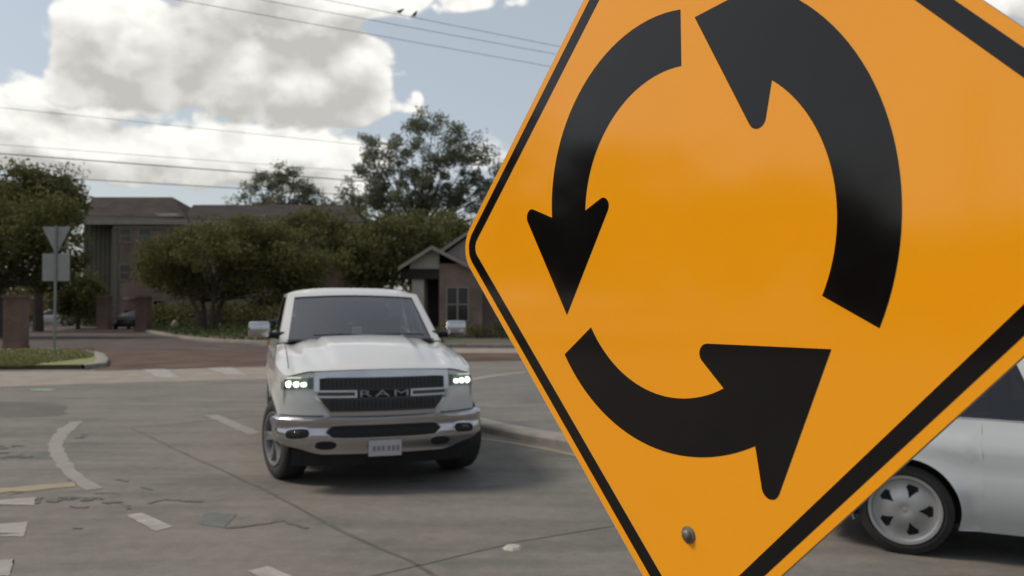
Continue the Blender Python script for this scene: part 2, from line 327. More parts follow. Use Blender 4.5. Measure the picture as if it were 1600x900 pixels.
# ------------------------------------------------------------------ mesh helpers
class MB:
    def __init__(s): s.v, s.f = [], []
    def add(s, vs, fs):
        o = len(s.v); s.v += [tuple(v) for v in vs]; s.f += [tuple(i + o for i in f) for f in fs]; return s
    def box(s, x0, x1, y0, y1, z0, z1):
        return s.add([(x0, y0, z0), (x1, y0, z0), (x1, y1, z0), (x0, y1, z0), (x0, y0, z1), (x1, y0, z1), (x1, y1, z1), (x0, y1, z1)],
                     [(0, 3, 2, 1), (4, 5, 6, 7), (0, 1, 5, 4), (1, 2, 6, 5), (2, 3, 7, 6), (3, 0, 4, 7)])
    def grid(s, P, flip=False):
        n, m = len(P), len(P[0]); fs = []
        for i in range(n - 1):
            for j in range(m - 1):
                q = (i * m + j, i * m + j + 1, (i + 1) * m + j + 1, (i + 1) * m + j)
                fs.append(q[::-1] if flip else q)
        return s.add([p for r in P for p in r], fs)
    def prism(s, poly, d):                          # polygon (list of 3-D points) pushed along d
        n = len(poly); d = Vector(d); a = [Vector(p) for p in poly]; b = [p + d for p in a]
        return s.add(a + b, [tuple(range(n))[::-1], tuple(range(n, 2 * n))] + [(i, (i + 1) % n, n + (i + 1) % n, n + i) for i in range(n)])
    def tube(s, pts, rad, n=8, cap=True):
        pts = [Vector(p) for p in pts]; rr = rad if isinstance(rad, (list, tuple)) else [rad] * len(pts); rings = []
        for i, p in enumerate(pts):
            t = (pts[min(i + 1, len(pts) - 1)] - pts[max(i - 1, 0)]).normalized()
            u = t.cross(Vector((0, 0, 1)))
            u = Vector((1, 0, 0)) if u.length < 1e-3 else u.normalized()
            w = t.cross(u)
            rings.append([p + (u * cos(2 * pi * k / n) + w * sin(2 * pi * k / n)) * rr[i] for k in range(n)])
        fs = [(i * n + k, i * n + (k + 1) % n, (i + 1) * n + (k + 1) % n, (i + 1) * n + k) for i in range(len(pts) - 1) for k in range(n)]
        if cap: fs += [tuple(range(n))[::-1], tuple(range((len(pts) - 1) * n, len(pts) * n))]
        return s.add([v for r in rings for v in r], fs)
    def lathe_x(s, prof, n=40, cx=0, cy=0, cz=0, closed=False):   # profile (x, r) turned about the x axis
        vs, fs = [], []
        for k in range(n):
            a = 2 * pi * k / n
            vs += [(cx + x, cy + r * cos(a), cz + r * sin(a)) for x, r in prof]
        m = len(prof)
        for k in range(n):
            for j in range(m if closed else m - 1):
                fs.append((k * m + j, k * m + (j + 1) % m, ((k + 1) % n) * m + (j + 1) % m, ((k + 1) % n) * m + j))
        return s.add(vs, fs)
    def blob(s, c, r, nu=12, nv=8):
        vs = [(c[0] + r[0] * cos(2 * pi * i / nu) * sin(pi * (j + .5) / nv), c[1] + r[1] * sin(2 * pi * i / nu) * sin(pi * (j + .5) / nv), c[2] + r[2] * cos(pi * (j + .5) / nv)) for j in range(nv) for i in range(nu)]
        fs = [(j * nu + i, (j + 1) * nu + i, (j + 1) * nu + (i + 1) % nu, j * nu + (i + 1) % nu) for j in range(nv - 1) for i in range(nu)]
        return s.add(vs, fs + [tuple(range(nu)), tuple(range((nv - 1) * nu, nv * nu))[::-1]])
    def build(s, name, mat, parent=None, smooth=False, bevel=0, fix=True):
        me = bpy.data.meshes.new(name); me.from_pydata(s.v, [], s.f); me.update()
        if fix or bevel:
            bm = bmesh.new(); bm.from_mesh(me)
            bmesh.ops.remove_doubles(bm, verts=bm.verts, dist=1e-5)
            bmesh.ops.recalc_face_normals(bm, faces=bm.faces)
            if bevel:
                bmesh.ops.bevel(bm, geom=list(bm.edges), offset=bevel, segments=2, affect='EDGES', profile=.6)
            bm.to_mesh(me); bm.free()
        if smooth:
            me.polygons.foreach_set('use_smooth', [True] * len(me.polygons))
            try: me.set_sharp_from_angle(angle=radians(smooth if smooth is not True else 40))
            except Exception: pass
        me.materials.append(mat if not isinstance(mat, str) else M[mat])
        o = bpy.data.objects.new(name, me); COL.objects.link(o)
        if parent is not None: o.parent = parent
        return o
def thing(name, label, cat, loc=(0, 0, 0), rot=0, group=None):
    o = bpy.data.objects.new(name, None); COL.objects.link(o); o.empty_display_size = .2
    o.location = loc; o.rotation_euler = (0, 0, rot); o['label'] = label; o['category'] = cat
    if group: o['group'] = group
    return o
def tag(o, label=None, cat=None, group=None, kind=None):
    if label: o['label'] = label
    if cat: o['category'] = cat
    if group: o['group'] = group
    if kind: o['kind'] = kind
    return o
def copy_tree(o, parent=None):
    c = o.copy(); COL.objects.link(c)
    if parent is not None: c.parent = parent
    for ch in list(o.children): copy_tree(ch, c)
    return c

# ------------------------------------------------------------------ ground, road, paving
g = MB(); g.grid([[(-900, -300, -.03), (-900, 1500, -.03)], [(900, -300, -.03), (900, 1500, -.03)]], True)
tag(g.build('ground', 'ground'), 'dry earth and turf beyond the paving', kind='structure')
def sheet(name, poly, mat, z, parent=None, thick=0.0, bevel=0):
    mb = MB(); pts = [(p[0], p[1], z) for p in poly]
    if thick: mb.prism([(x, y, z - thick) for x, y, _ in pts], (0, 0, thick))
    else: mb.add(pts, [tuple(range(len(pts)))])
    o = mb.build(name, mat, parent)
    return o
road = tag(sheet('road', [(-90, -40), (90, -40), (90, 38.5), (-90, 38.5)], 'concrete', 0.0), 'worn grey concrete roundabout carriageway', kind='structure')
def pxs(*pp): return [at(x, y) for x, y in pp]
def ragged(pts, step=.035, j=.006):
    out = []
    for a, b in zip(pts, pts[1:] + pts[:1]):
        n = max(1, int((b - a).length / step))
        for k in range(n):
            p = a.lerp(b, k / n); out.append(p + Vector((random.uniform(-j, j), random.uniform(-j, j), 0)))
    return out
def strip(name, pts, w, mat, z, parent=road, jag=0.0):
    """a flat band of ground width w through ground points"""
    P = [Vector((p[0], p[1], z)) for p in pts]; rows = []
    for i, p in enumerate(P):
        t = (P[min(i + 1, len(P) - 1)] - P[max(i - 1, 0)]).normalized(); nrm = Vector((-t.y, t.x, 0))
        ww = (w[i] if isinstance(w, list) else w) * .5 * (1 + random.uniform(-jag, jag))
        rows.append([p + nrm * ww, p - nrm * ww])
    return MB().grid(rows).build(name, mat, parent)
def dense(pts, step=.25, jit=0.0):
    out = []
    for a, b in zip(pts[:-1], pts[1:]):
        n = max(1, int((b - a).length / step))
        for k in range(n):
            p = a.lerp(b, k / n); out.append(p + Vector((random.uniform(-jit, jit), random.uniform(-jit, jit), 0)))
    return out + [pts[-1]]
# darker resurfaced pieces and the pale gutter strip
sheet('asphalt_patch', ragged(pxs((-260, 626), (60, 627), (105, 634), (112, 642), (96, 650), (-260, 660)), .3, .12), 'asphalt', .002, road)
sheet('gutter', [at(-700, 585), at(160, 580), at(420, 573), at(420, 593), at(147, 600), at(-700, 626)], 'pale_concrete', .002, road)
strip('joint', [at(-300, 619), at(0, 606), at(147, 599.5), at(420, 592.5), at(520, 591)], .07, 'tar', .0032)
strip('joint', dense(pxs((205, 669), (279, 704), (403, 761), (440, 779), (535, 829), (638, 876), (700, 911), (900, 1010)), .3, .012), .032, 'tar', .0032, jag=.35)
strip('joint', dense(pxs((560, 905), (671, 880), (807, 847), (955, 823), (1200, 790), (1400, 770)), .3, .006), .014, 'tar', .0032, jag=.4)
strip('joint', dense(pxs((-200, 690), (60, 676), (205, 669), (410, 650)), .3, .01), .02, 'tar', .0032, jag=.4)
for q in ([(0, 781.6), (55, 777), (55, 790), (0, 789)], [(-14, 820), (43, 816), (37.5, 839), (-14, 838.5)], [(-20, 877), (21.7, 874), (14, 901), (-20, 899)]):
    # the bars run on past the left edge of the picture
    a, b, c, d = [at(*p) for p in q]; a = b + (a - b).normalized() * 2.6; d = c + (d - c).normalized() * 2.6
    sheet('crosswalk_bar', ragged([a, b, c, d]), 'white_paint', .0042, road)
for q in ([(220.5, 576.7), (258.5, 576), (281, 590.4), (250.7, 590.4)], [(319, 573), (359.6, 573), (388, 586), (354, 586)]):
    sheet('crosswalk_bar', ragged(pxs(*q), .2, .04), 'white_paint', .0042, road)
for q in ([(196.5, 805), (222.5, 802), (270, 823.5), (243, 831)], [(387, 893), (418, 885), (462, 903), (427, 912)]):
    sheet('lane_dash', ragged(pxs(*q)), 'white_paint', .0042, road)
sheet('lane_dash', ragged(pxs((319, 649), (341, 648.5), (407, 676), (389, 680)), .08, .025), 'faint_paint', .0042, road)
cl_ = dense(pxs((120, 659), (106, 669), (94, 681), (87, 695), (89, 707), (95, 718), (107, 735), (124, 750), (148, 765)), .12, .006)
strip('curved_line', cl_, [.20 - .06 * k / len(cl_) for k in range(len(cl_))], 'faint_paint', .0042, jag=.22)
strip('yellow_line', dense(pxs((-120, 774), (0, 767), (60, 762), (118, 757)), .08, .006), .24, 'yellow_paint', .0042, jag=.3)
strip('yellow_line', dense(pxs((740, 684), (790, 691), (850, 701), (905, 713), (960, 728)), .2), .11, 'yellow_paint', .0042)
strip('green_mark', pxs((48, 609.5), (66, 609), (82, 609.5)), .26, 'green_paint', .0042)
cr = [[(58, 788), (60, 780), (66, 778)], [(80, 780), (100, 778), (112, 781), (128, 778), (150, 780), (160, 781)], [(150, 771), (172, 771), (190, 773)],
      [(180, 750), (190, 751), (200, 753)], [(221, 761), (231, 764), (238, 766)], [(229, 787), (245, 783), (262, 781), (281, 782), (300, 784), (316, 784)],
      [(110, 792), (122, 794), (138, 793)], [(110, 826), (128, 826)], [(168, 785), (178, 784)], [(348, 825), (380, 823), (420, 819), (440, 815), (455, 818), (480, 826)],
      [(12, 775), (22, 772), (34, 769)], [(0, 698), (12, 700), (28, 697)], [(0, 718), (14, 712), (30, 712), (47, 713)], [(104, 750), (111, 751)], [(118, 685), (128, 682), (138, 682)],
      [(200, 790), (202, 796)]]
for c in cr:
    pts = dense(pxs(*c), .06, .018)
    strip('crack', pts, [.012 + .03 * random.random() for _ in pts], 'crack', .0052, jag=.7)
for (x, y, rx, ry, n) in ((12, 697, 16, 5, 4), (26, 711, 24, 5, 5), (127, 682, 14, 5, 3), (118, 779, 34, 4, 5), (150, 782, 26, 4, 3)):
    for _ in range(n):                                # crumbled spots, each a small ragged fleck
        cx_, cy_ = x + random.uniform(-rx, rx), y + random.uniform(-ry, ry); q = at(cx_, cy_); w = random.uniform(.03, .11)
        sheet('crack', [q + Vector((w * random.uniform(.5, 1.5) * cos(k * 2 * pi / 7), w * .6 * random.uniform(.3, 1.4) * sin(k * 2 * pi / 7), 0)) for k in range(7)], 'crack', .0056 + .001 * random.random(), road)
lid = MB().prism(pxs((321, 800), (370, 804), (350, 825), (308, 819)), (0, 0, .004)).build('service_lid', 'lid', road)
st = at(801, 857)
MB().add([(st.x + .075 * cos(k * pi / 4) * f, st.y + .075 * sin(k * pi / 4) * f, z) for f, z in ((1, .001), (.75, .018), (.3, .024)) for k in range(8)],
         [(r * 8 + k, r * 8 + (k + 1) % 8, (r + 1) * 8 + (k + 1) % 8, (r + 1) * 8 + k) for r in range(2) for k in range(8)] + [tuple(range(16, 24))]).build('road_stud', 'pale_trim', road)

# roundabout island: kerb ring, concrete apron, planted mound
IC, IR = (6.3, 16.2), 8.0
isl = thing('roundabout_island', 'raised round concrete apron with a pale kerb behind the pickup', 'traffic island', (IC[0], IC[1], 0))
isl['kind'] = 'structure'; del isl['category']
prof = [(IR, -.02), (IR - .01, .075), (IR - .04, .098), (IR - .34, .105), (IR - .36, .09)]
n = 72
mb = MB(); mb.grid([[(r * cos(2 * pi * k / n), r * sin(2 * pi * k / n), z) for r, z in prof] for k in range(n + 1)]); mb.build('kerb', 'kerb', isl, smooth=30)
mb = MB(); mb.grid([[(r * cos(2 * pi * k / n), r * sin(2 * pi * k / n), z) for r, z in ((IR - .355, .092), (6, .13), (4.8, .17))] for k in range(n + 1)]); mb.build('apron', 'apron', isl)
mb = MB(); mb.grid([[(r * cos(2 * pi * k / n), r * sin(2 * pi * k / n), z + .03 * sin(k * 1.7 + r)) for r, z in ((4.85, .16), (4.6, .3), (3.5, .45), (2, .55), (.02, .6))] for k in range(n + 1)]); mb.build('mound', 'grass', isl, smooth=True)

# paver driveway and its approach
drv = tag(sheet('driveway', [at(150, 579), at(700, 566), at(980, 560), at(980, 546), at(700, 543), at(420, 540), at(300, 534), at(238, 520), at(200, 507), at(-60, 507), at(-60, 520), at(30, 533), at(110, 549)], 'pavers', .008), 'reddish paver driveway crossing between the verge and the planting bed', kind='structure')
sheet('paving', [at(-60, 507, 0), at(205, 507, 0), at(245, 522), at(420, 541), at(700, 546), at(420, 549), at(240, 548), at(110, 548), at(-60, 545)], 'pavers2', .012, drv)
sheet('pavement_strip', [at(690, 552), at(1400, 552), at(1400, 541), at(690, 541)], 'pale_concrete', .012, drv)
# side kerb on the far right
k0, k1 = at(640, 544), at(1100, 546)
kb = MB().prism([(k0.x, k0.y, 0), (k1.x, k1.y, 0), (k1.x, k1.y + .3, 0), (k0.x, k0.y + .3, 0)], (0, 0, .17))
tag(kb.build('kerb', 'kerb', None), 'pale straight kerb along the far side by the house', kind='structure')

# grass verge with its rounded kerb end
vp = [at(-500, 581.5), at(60, 577.5), at(128, 577), at(146, 574), at(151, 567), at(146, 559), at(130, 553), at(90, 550), at(-500, 550)]
ver = tag(sheet('grass_verge', vp, 'mulch', .126, None, .14), 'low green grass verge at the left with a rounded kerb end', kind='structure')
sheet('turf', vp, 'grass', .13, ver)
ring = []
for i in range(2, 7):
    p = vp[i]; t = (vp[i + 1] - vp[i - 1]).normalized(); nn = Vector((t.y, -t.x, 0)); ring.append((p, nn))
rows = [[p + nn * o + Vector((0, 0, z)) for o, z in ((0, .10), (.0, .145), (.30, .14), (.33, .12), (.34, -.01))] for p, nn in ring]
MB().grid(rows).build('kerb', 'kerb', ver, smooth=35)
def grass_blades(name, label, region, n, z, h, mat='grass'):
    mb = MB()
    for _ in range(n):
        x, y = region()
        a = random.uniform(0, 2 * pi); hh = h * random.uniform(.5, 1.3); w = .012 * random.uniform(.7, 1.6); l = random.uniform(-.5, .5) * hh
        mb.add([(x - w * cos(a), y - w * sin(a), z), (x + w * cos(a), y + w * sin(a), z), (x + l * sin(a), y + l * cos(a), z + hh)], [(0, 1, 2)])
    o = mb.build(name, mat, None, fix=False); return tag(o, label, None, None, 'stuff')
def in_verge():
    while True:
        p = at(random.uniform(-40, 148), random.uniform(551, 580))
        if p.x < at(146, 565).x: return p.x, p.y
grass_blades('grass', 'short rough grass blades on the left verge', in_verge, 10000, .13, .045)

# ------------------------------------------------------------------ the big yellow sign
RS = [[0.57779655, 0.0032614, 0.81617432], [-0.0189897, 0.99977503, 0.00944837], [-0.81595989, -0.02095814, 0.57772849]]
TS = (8.57923232, -3.09366497, 41.9078095)          # inches, camera axes right, down, forward
IN = .0254
cm = Matrix(((1, 0, 0), (0, sin(PITCH), cos(PITCH)), (0, -cos(PITCH), sin(PITCH))))   # camera axes -> world
R3 = cm @ Matrix(RS)
u_ax, v_ax, n_ax = R3.col[0], -R3.col[1], -R3.col[2]  # right, up, towards the viewer
sign_o = Vector((0, 0, EYE)) + (cm @ Vector(TS)) * IN
gb = sign_o.copy(); gb.z = 0
sg = thing('roundabout_sign', 'large yellow diamond warning sign with three black arrows circling, close in front', 'road sign', gb)
def sp(u, v, w=0.0): return sign_o - gb + (u_ax * u + v_ax * v) * IN + n_ax * w
def diamond(h, r, n=8):                              # half side h, corner radius r (inches), as (u, v) points
    pts = []
    c = (h - r)
    for q, (sx, sy) in enumerate(((1, 1), (-1, 1), (-1, -1), (1, -1))):
        for k in range(n + 1):
            a = q * pi / 2 + k / n * pi / 2
            x, y = sx * c + r * cos(a), sy * c + r * sin(a)
            pts.append(((x - y) / sqrt(2), (x + y) / sqrt(2)))
    return pts
pe = diamond(15.0, 1.875)
n = len(pe)
mb = MB(); mb.add([sp(u, v, -.0004) for u, v in pe] + [sp(u, v, -.0032) for u, v in pe], [tuple(range(n))[::-1], tuple(range(n, 2 * n))] + [(i, (i + 1) % n, n + (i + 1) % n, n + i) for i in range(n)])
mb.build('plate', 'sign_edge', sg)
pf = diamond(14.97, 1.85)
MB().add([sp(u, v, 0) for u, v in pf], [tuple(range(n))]).build('yellow_face', 'sign_yellow', sg, fix=False)
bo, bi = diamond(14.5, 1.375), diamond(13.75, .75)
mb = MB(); mb.add([sp(u, v, .0004) for u, v in bo] + [sp(u, v, .0004) for u, v in bi], [(i, (i + 1) % n, n + (i + 1) % n, n + i) for i in range(n)]); mb.build('black_border', 'sign_black', sg, fix=False)
def pol(r, a): return (r * cos(radians(a)), r * sin(radians(a)))
def round_corner(a, b, c, r, n=7):
    a, b, c = Vector(a), Vector(b), Vector(c); d1, d2 = (a - b).normalized(), (c - b).normalized()
    half = d1.angle(d2) / 2; t = r / tan(half); p, q = b + d1 * t, b + d2 * t
    o = b + (d1 + d2).normalized() * (r / sin(half))
    a0, a1 = atan2(p.y - o.y, p.x - o.x), atan2(q.y - o.y, q.x - o.x)
    while a1 - a0 > pi: a1 -= 2 * pi
    while a1 - a0 < -pi: a1 += 2 * pi
    return [(o.x + r * cos(a0 + (a1 - a0) * k / n), o.y + r * sin(a0 + (a1 - a0) * k / n)) for k in range(n + 1)]
def lerp_curve(keys, t):                             # quadratic through three (r, angle) keys
    (r0, a0), (r1, a1), (r2, a2) = keys
    a = a0 + (a2 - a0) * t; s = (a - a0) / (a1 - a0)
    L0 = (a - a1) * (a - a2) / ((a0 - a1) * (a0 - a2)); L1 = (a - a0) * (a - a2) / ((a1 - a0) * (a1 - a2)); L2 = (a - a0) * (a - a1) / ((a2 - a0) * (a2 - a1))
    return pol(r0 * L0 + r1 * L1 + r2 * L2, a)
ARROWS = [  # outer arc keys, inner arc keys (tail -> head), outer barb tip, head tip, inner barb tip
    ([(10.78, 91.5), (11.56, 130), (10.77, 173.1)], [(7.95, 91.8), (8.22, 134), (7.79, 169.4)], (-13.95, 2.45), (-9.34, -4.48), (-4.95, 2.55)),
    ([(11.73, 215.3), (11.53, 250), (11.07, 291.6)], [(8.86, 215.6), (8.78, 250), (8.17, 286.2)], (4.72, -13.75), (8.01, -5.78), (.05, -5.78)),
    ([(11.27, 334.4), (11.15, 371), (11.34, 414.2)], [(8.40, 334.9), (8.3, 370), (7.96, 409.5)], (9.1, 11.1), (.66, 10.12), (4.55, 3.15)),
]
for outer, inner, ob, tip, ib in ARROWS:
    N2 = 28
    o_pts = [lerp_curve(outer, k / N2) for k in range(N2 + 1)]; i_pts = [lerp_curve(inner, k / N2) for k in range(N2 + 1)]
    head = round_corner(o_pts[-1], ob, tip, .48) + [tip] + round_corner(tip, ib, i_pts[-1], .48)
    mb = MB()
    mb.add([sp(*p, .0004) for p in o_pts] + [sp(*p, .0004) for p in i_pts], [(k, k + 1, N2 + 2 + k, N2 + 1 + k) for k in range(N2)])
    hp = [o_pts[-1]] + head + [i_pts[-1]]
    bm = bmesh.new(); vs = [bm.verts.new(sp(*p, .0004)) for p in hp]; bm.faces.new(vs); bmesh.ops.triangulate(bm, faces=bm.faces[:])
    bm.verts.index_update(); mb.add([v.co[:] for v in bm.verts], [tuple(v.index for v in f.verts) for f in bm.faces]); bm.free()
    mb.build('arrow', 'sign_black', sg, fix=False)
def sign_disc(u, v, prof, name, mat):
    mb = MB(); k = 18
    mb.add([sp(u + r * cos(2 * pi * i / k), v + r * sin(2 * pi * i / k), w) for r, w in prof for i in range(k)],
           [(j * k + i, j * k + (i + 1) % k, (j + 1) * k + (i + 1) % k, (j + 1) * k + i) for j in range(len(prof) - 1) for i in range(k)] + [tuple(range((len(prof) - 1) * k, len(prof) * k))])
    return mb.build(name, mat, sg, smooth=50)
for v in (-15.15, 15.15):
    sign_disc(0.0, v, [(.42, .0002), (.42, .0016), (.36, .0022), (.27, .0026), (.25, .005), (.20, .0068), (.09, .0074)], 'bolt', 'bolt')
pw = 1.0
top_z = (sign_o - gb).z
mb = MB(); a = [sp(su * pw, 0, -.0034) for su in (-1, 1)] + [sp(su * pw, 0, -.0034 - 2 * pw * IN) for su in (1, -1)]
mb.add([Vector((p.x, p.y, -.05)) for p in a] + [Vector((p.x, p.y, top_z + .46)) for p in a], [(3, 2, 1, 0), (4, 5, 6, 7)] + [(i, (i + 1) % 4, 4 + (i + 1) % 4, 4 + i) for i in range(4)])
mb.build('post', 'galv', sg)

# ------------------------------------------------------------------ vehicles
def sstep(x, a, b):
    t = min(1, max(0, (x - a) / (b - a))); return t * t * (3 - 2 * t)
def fender(mb, side, sx, yc, zc, R, poly, n=36, m=6, lip=.05):
    """side skin round a wheel opening: polar strips from the arch out to the outline poly [(y, z)]"""
    z_low = min(p[1] for p in poly); a0 = math.asin(max(-1, (z_low - zc) / R)); rows = []
    def hit(a):
        d = (cos(a), sin(a)); best = None
        for (p, q) in zip(poly, poly[1:]):
            ex, ez = q[0] - p[0], q[1] - p[1]; den = d[0] * ez - d[1] * ex
            if abs(den) < 1e-9: continue
            t = ((p[0] - yc) * ez - (p[1] - zc) * ex) / den; s = ((p[0] - yc) * d[1] - (p[1] - zc) * d[0]) / den
            if t > 0 and -1e-6 <= s <= 1 + 1e-6 and (best is None or t > best): best = t
        return best
    angs = sorted(set([a0 + (pi - 2 * a0) * k / n for k in range(n + 1)] + [a for a in (atan2(p[1] - zc, p[0] - yc) for p in poly) if a0 < a < pi - a0]))
    for a in angs:
        r1 = hit(a) or R * 1.02; row = []
        y, z = yc + R * cos(a), zc + R * sin(a)
        row.append((side * (sx(y, z) - .06), y, z))                      # return of the arch lip
        for k in range(m + 1):
            r = R + (max(r1, R + .005) - R) * k / m; y, z = yc + r * cos(a), zc + r * sin(a)
            fl = .022 * exp(-((r - R) / .05) ** 2)
            row.append((side * (sx(y, z) + fl), y, z))
        rows.append(row)
    mb.grid(rows)
def side_grid(mb, side, sx, y0, y1, zlo, zhi, n=14, m=10):
    mb.grid([[(side * sx(y, z), y, z) for z in [zlo(y) + (zhi(y) - zlo(y)) * j / m for j in range(m + 1)]] for y in [y0 + (y1 - y0) * i / n for i in range(n + 1)]])
def columns(mb, cols, mapf, off=0.0, thick=.01, rows=2):
    """plate cut to columns (x, z_low, z_high), laid on the surface mapf(x, z) and given thickness"""
    fr = [[Vector(mapf(x, zb + (zt - zb) * j / rows)) + Vector((0, -off, 0)) for j in range(rows + 1)] for x, zb, zt in cols]
    bk = [[p + Vector((0, thick, 0)) for p in r] for r in fr]
    mb.grid(fr); mb.grid(bk, True)
    for r, s in ((fr[0], bk[0]), (fr[-1], bk[-1])): mb.grid([r, s])
    mb.grid([[c[0] for c in fr], [c[0] for c in bk]]); mb.grid([[c[-1] for c in fr], [c[-1] for c in bk]])
def panelled(body, glass, P, sb, tb, win, bulge=(0, 0, 0), inset=.012):
    """patch spanned by corners P = (low0, low1, high0, high1), split at sb, tb; cells in win go to the glass"""
    A, B, C, D = [Vector(p) for p in P]; bv = Vector(bulge)
    nrm = ((B - A).cross(C - A)).normalized()
    if nrm.dot(bv) < 0: nrm = -nrm
    def pt(s, t): return A * (1 - s) * (1 - t) + B * s * (1 - t) + C * (1 - s) * t + D * s * t + bv * (4 * s * (1 - s)) * (.55 + .45 * (4 * t * (1 - t)))
    for i in range(len(sb) - 1):
        for j in range(len(tb) - 1):
            k = 8 if sb[i + 1] - sb[i] > .15 else 2
            isw = (i, j) in win
            G = [[pt(sb[i] + (sb[i + 1] - sb[i]) * a / k, tb[j] + (tb[j + 1] - tb[j]) * b / 4) - (nrm * inset if isw else nrm * 0) for b in range(5)] for a in range(k + 1)]
            (glass if isw else body).grid(G)
def make_wheel(parent, name, x, y, R, rim_r, w, side, spokes, steer=0.0, hub='satin', style='spoke'):
    """wheel about the local x axis; outer face towards side"""
    t = MB(); h = w / 2; sh = .030
    prof = [(-h * .86, rim_r), (-h, rim_r + .03), (-h, R - .06), (-h + .012, R - .025), (-h * .8, R - .006), (-h * .3, R), (h * .3, R), (h * .8, R - .006), (h - .012, R - .025), (h, R - .06), (h, rim_r + .03), (h * .86, rim_r)]
    t.lathe_x(prof, 48)
    o = t.build(name, 'rubber', parent, smooth=35)
    o.location = (x, y, R); o.rotation_euler = (0, 0, steer)
    s = side
    r = MB(); f = s * h
    r.lathe_x([(f * .9, rim_r + .004), (f * 1.0, rim_r + .002), (f * .98, rim_r - .018), (f * .72, rim_r - .03), (-f * .6, rim_r - .03)], 48)
    if style == 'spoke':
        for k in range(spokes):
            a = 2 * pi * k / spokes
            for e in (-.11, .11):
                rows = []
                for q in range(5):
                    rr = .05 + (rim_r - .075) * q / 4; aa = a + e * (.35 + .65 * q / 4) ; ww = .020 + .007 * q / 4
                    c0 = (rr * cos(aa), rr * sin(aa)); tx, tz = -sin(aa), cos(aa)
                    xf = f * (.93 - .10 * sin(pi * q / 4))
                    rows.append([(xf - s * .035, c0[0] - tx * ww * 1.2, c0[1] - tz * ww * 1.2), (xf, c0[0] - tx * ww * .7, c0[1] - tz * ww * .7), (xf, c0[0] + tx * ww * .7, c0[1] + tz * ww * .7), (xf - s * .035, c0[0] + tx * ww * 1.2, c0[1] + tz * ww * 1.2)])
                r.grid(rows)
    else:                                             # plain cover with small openings
        na = 120; radii = [.0, .035, .06, .092, .105, .12, .135, .15, .165, .18, .2, rim_r - .015]
        def xo(rr): return f * (.90 - .10 * (rr / rim_r) ** 2) + s * .012 * sin(rr / rim_r * pi * 2)
        vs = [(xo(rr), rr * cos(2 * pi * k / na), rr * sin(2 * pi * k / na)) for rr in radii for k in range(na)]
        fs = []
        for j in range(len(radii) - 1):
            for k in range(na):
                kk = abs(k % 24 - 11.5)
                if 3 <= j <= 8 and kk < (0, 0, 0, 1, 2, 3, 4, 5, 4)[j]: continue
                fs.append((j * na + k, j * na + (k + 1) % na, (j + 1) * na + (k + 1) % na, (j + 1) * na + k))
        r.add(vs, fs)
    r.lathe_x([(f * .96, .001), (f * .95, .03), (f * .88, .045), (f * .7, .05)], 24)
    ro = r.build('rim', hub, o, smooth=40)
    d = MB().lathe_x([(f * .55, .002), (f * .55, rim_r - .031)], 40).build('brake_disc', 'black_plastic', o)
    return o

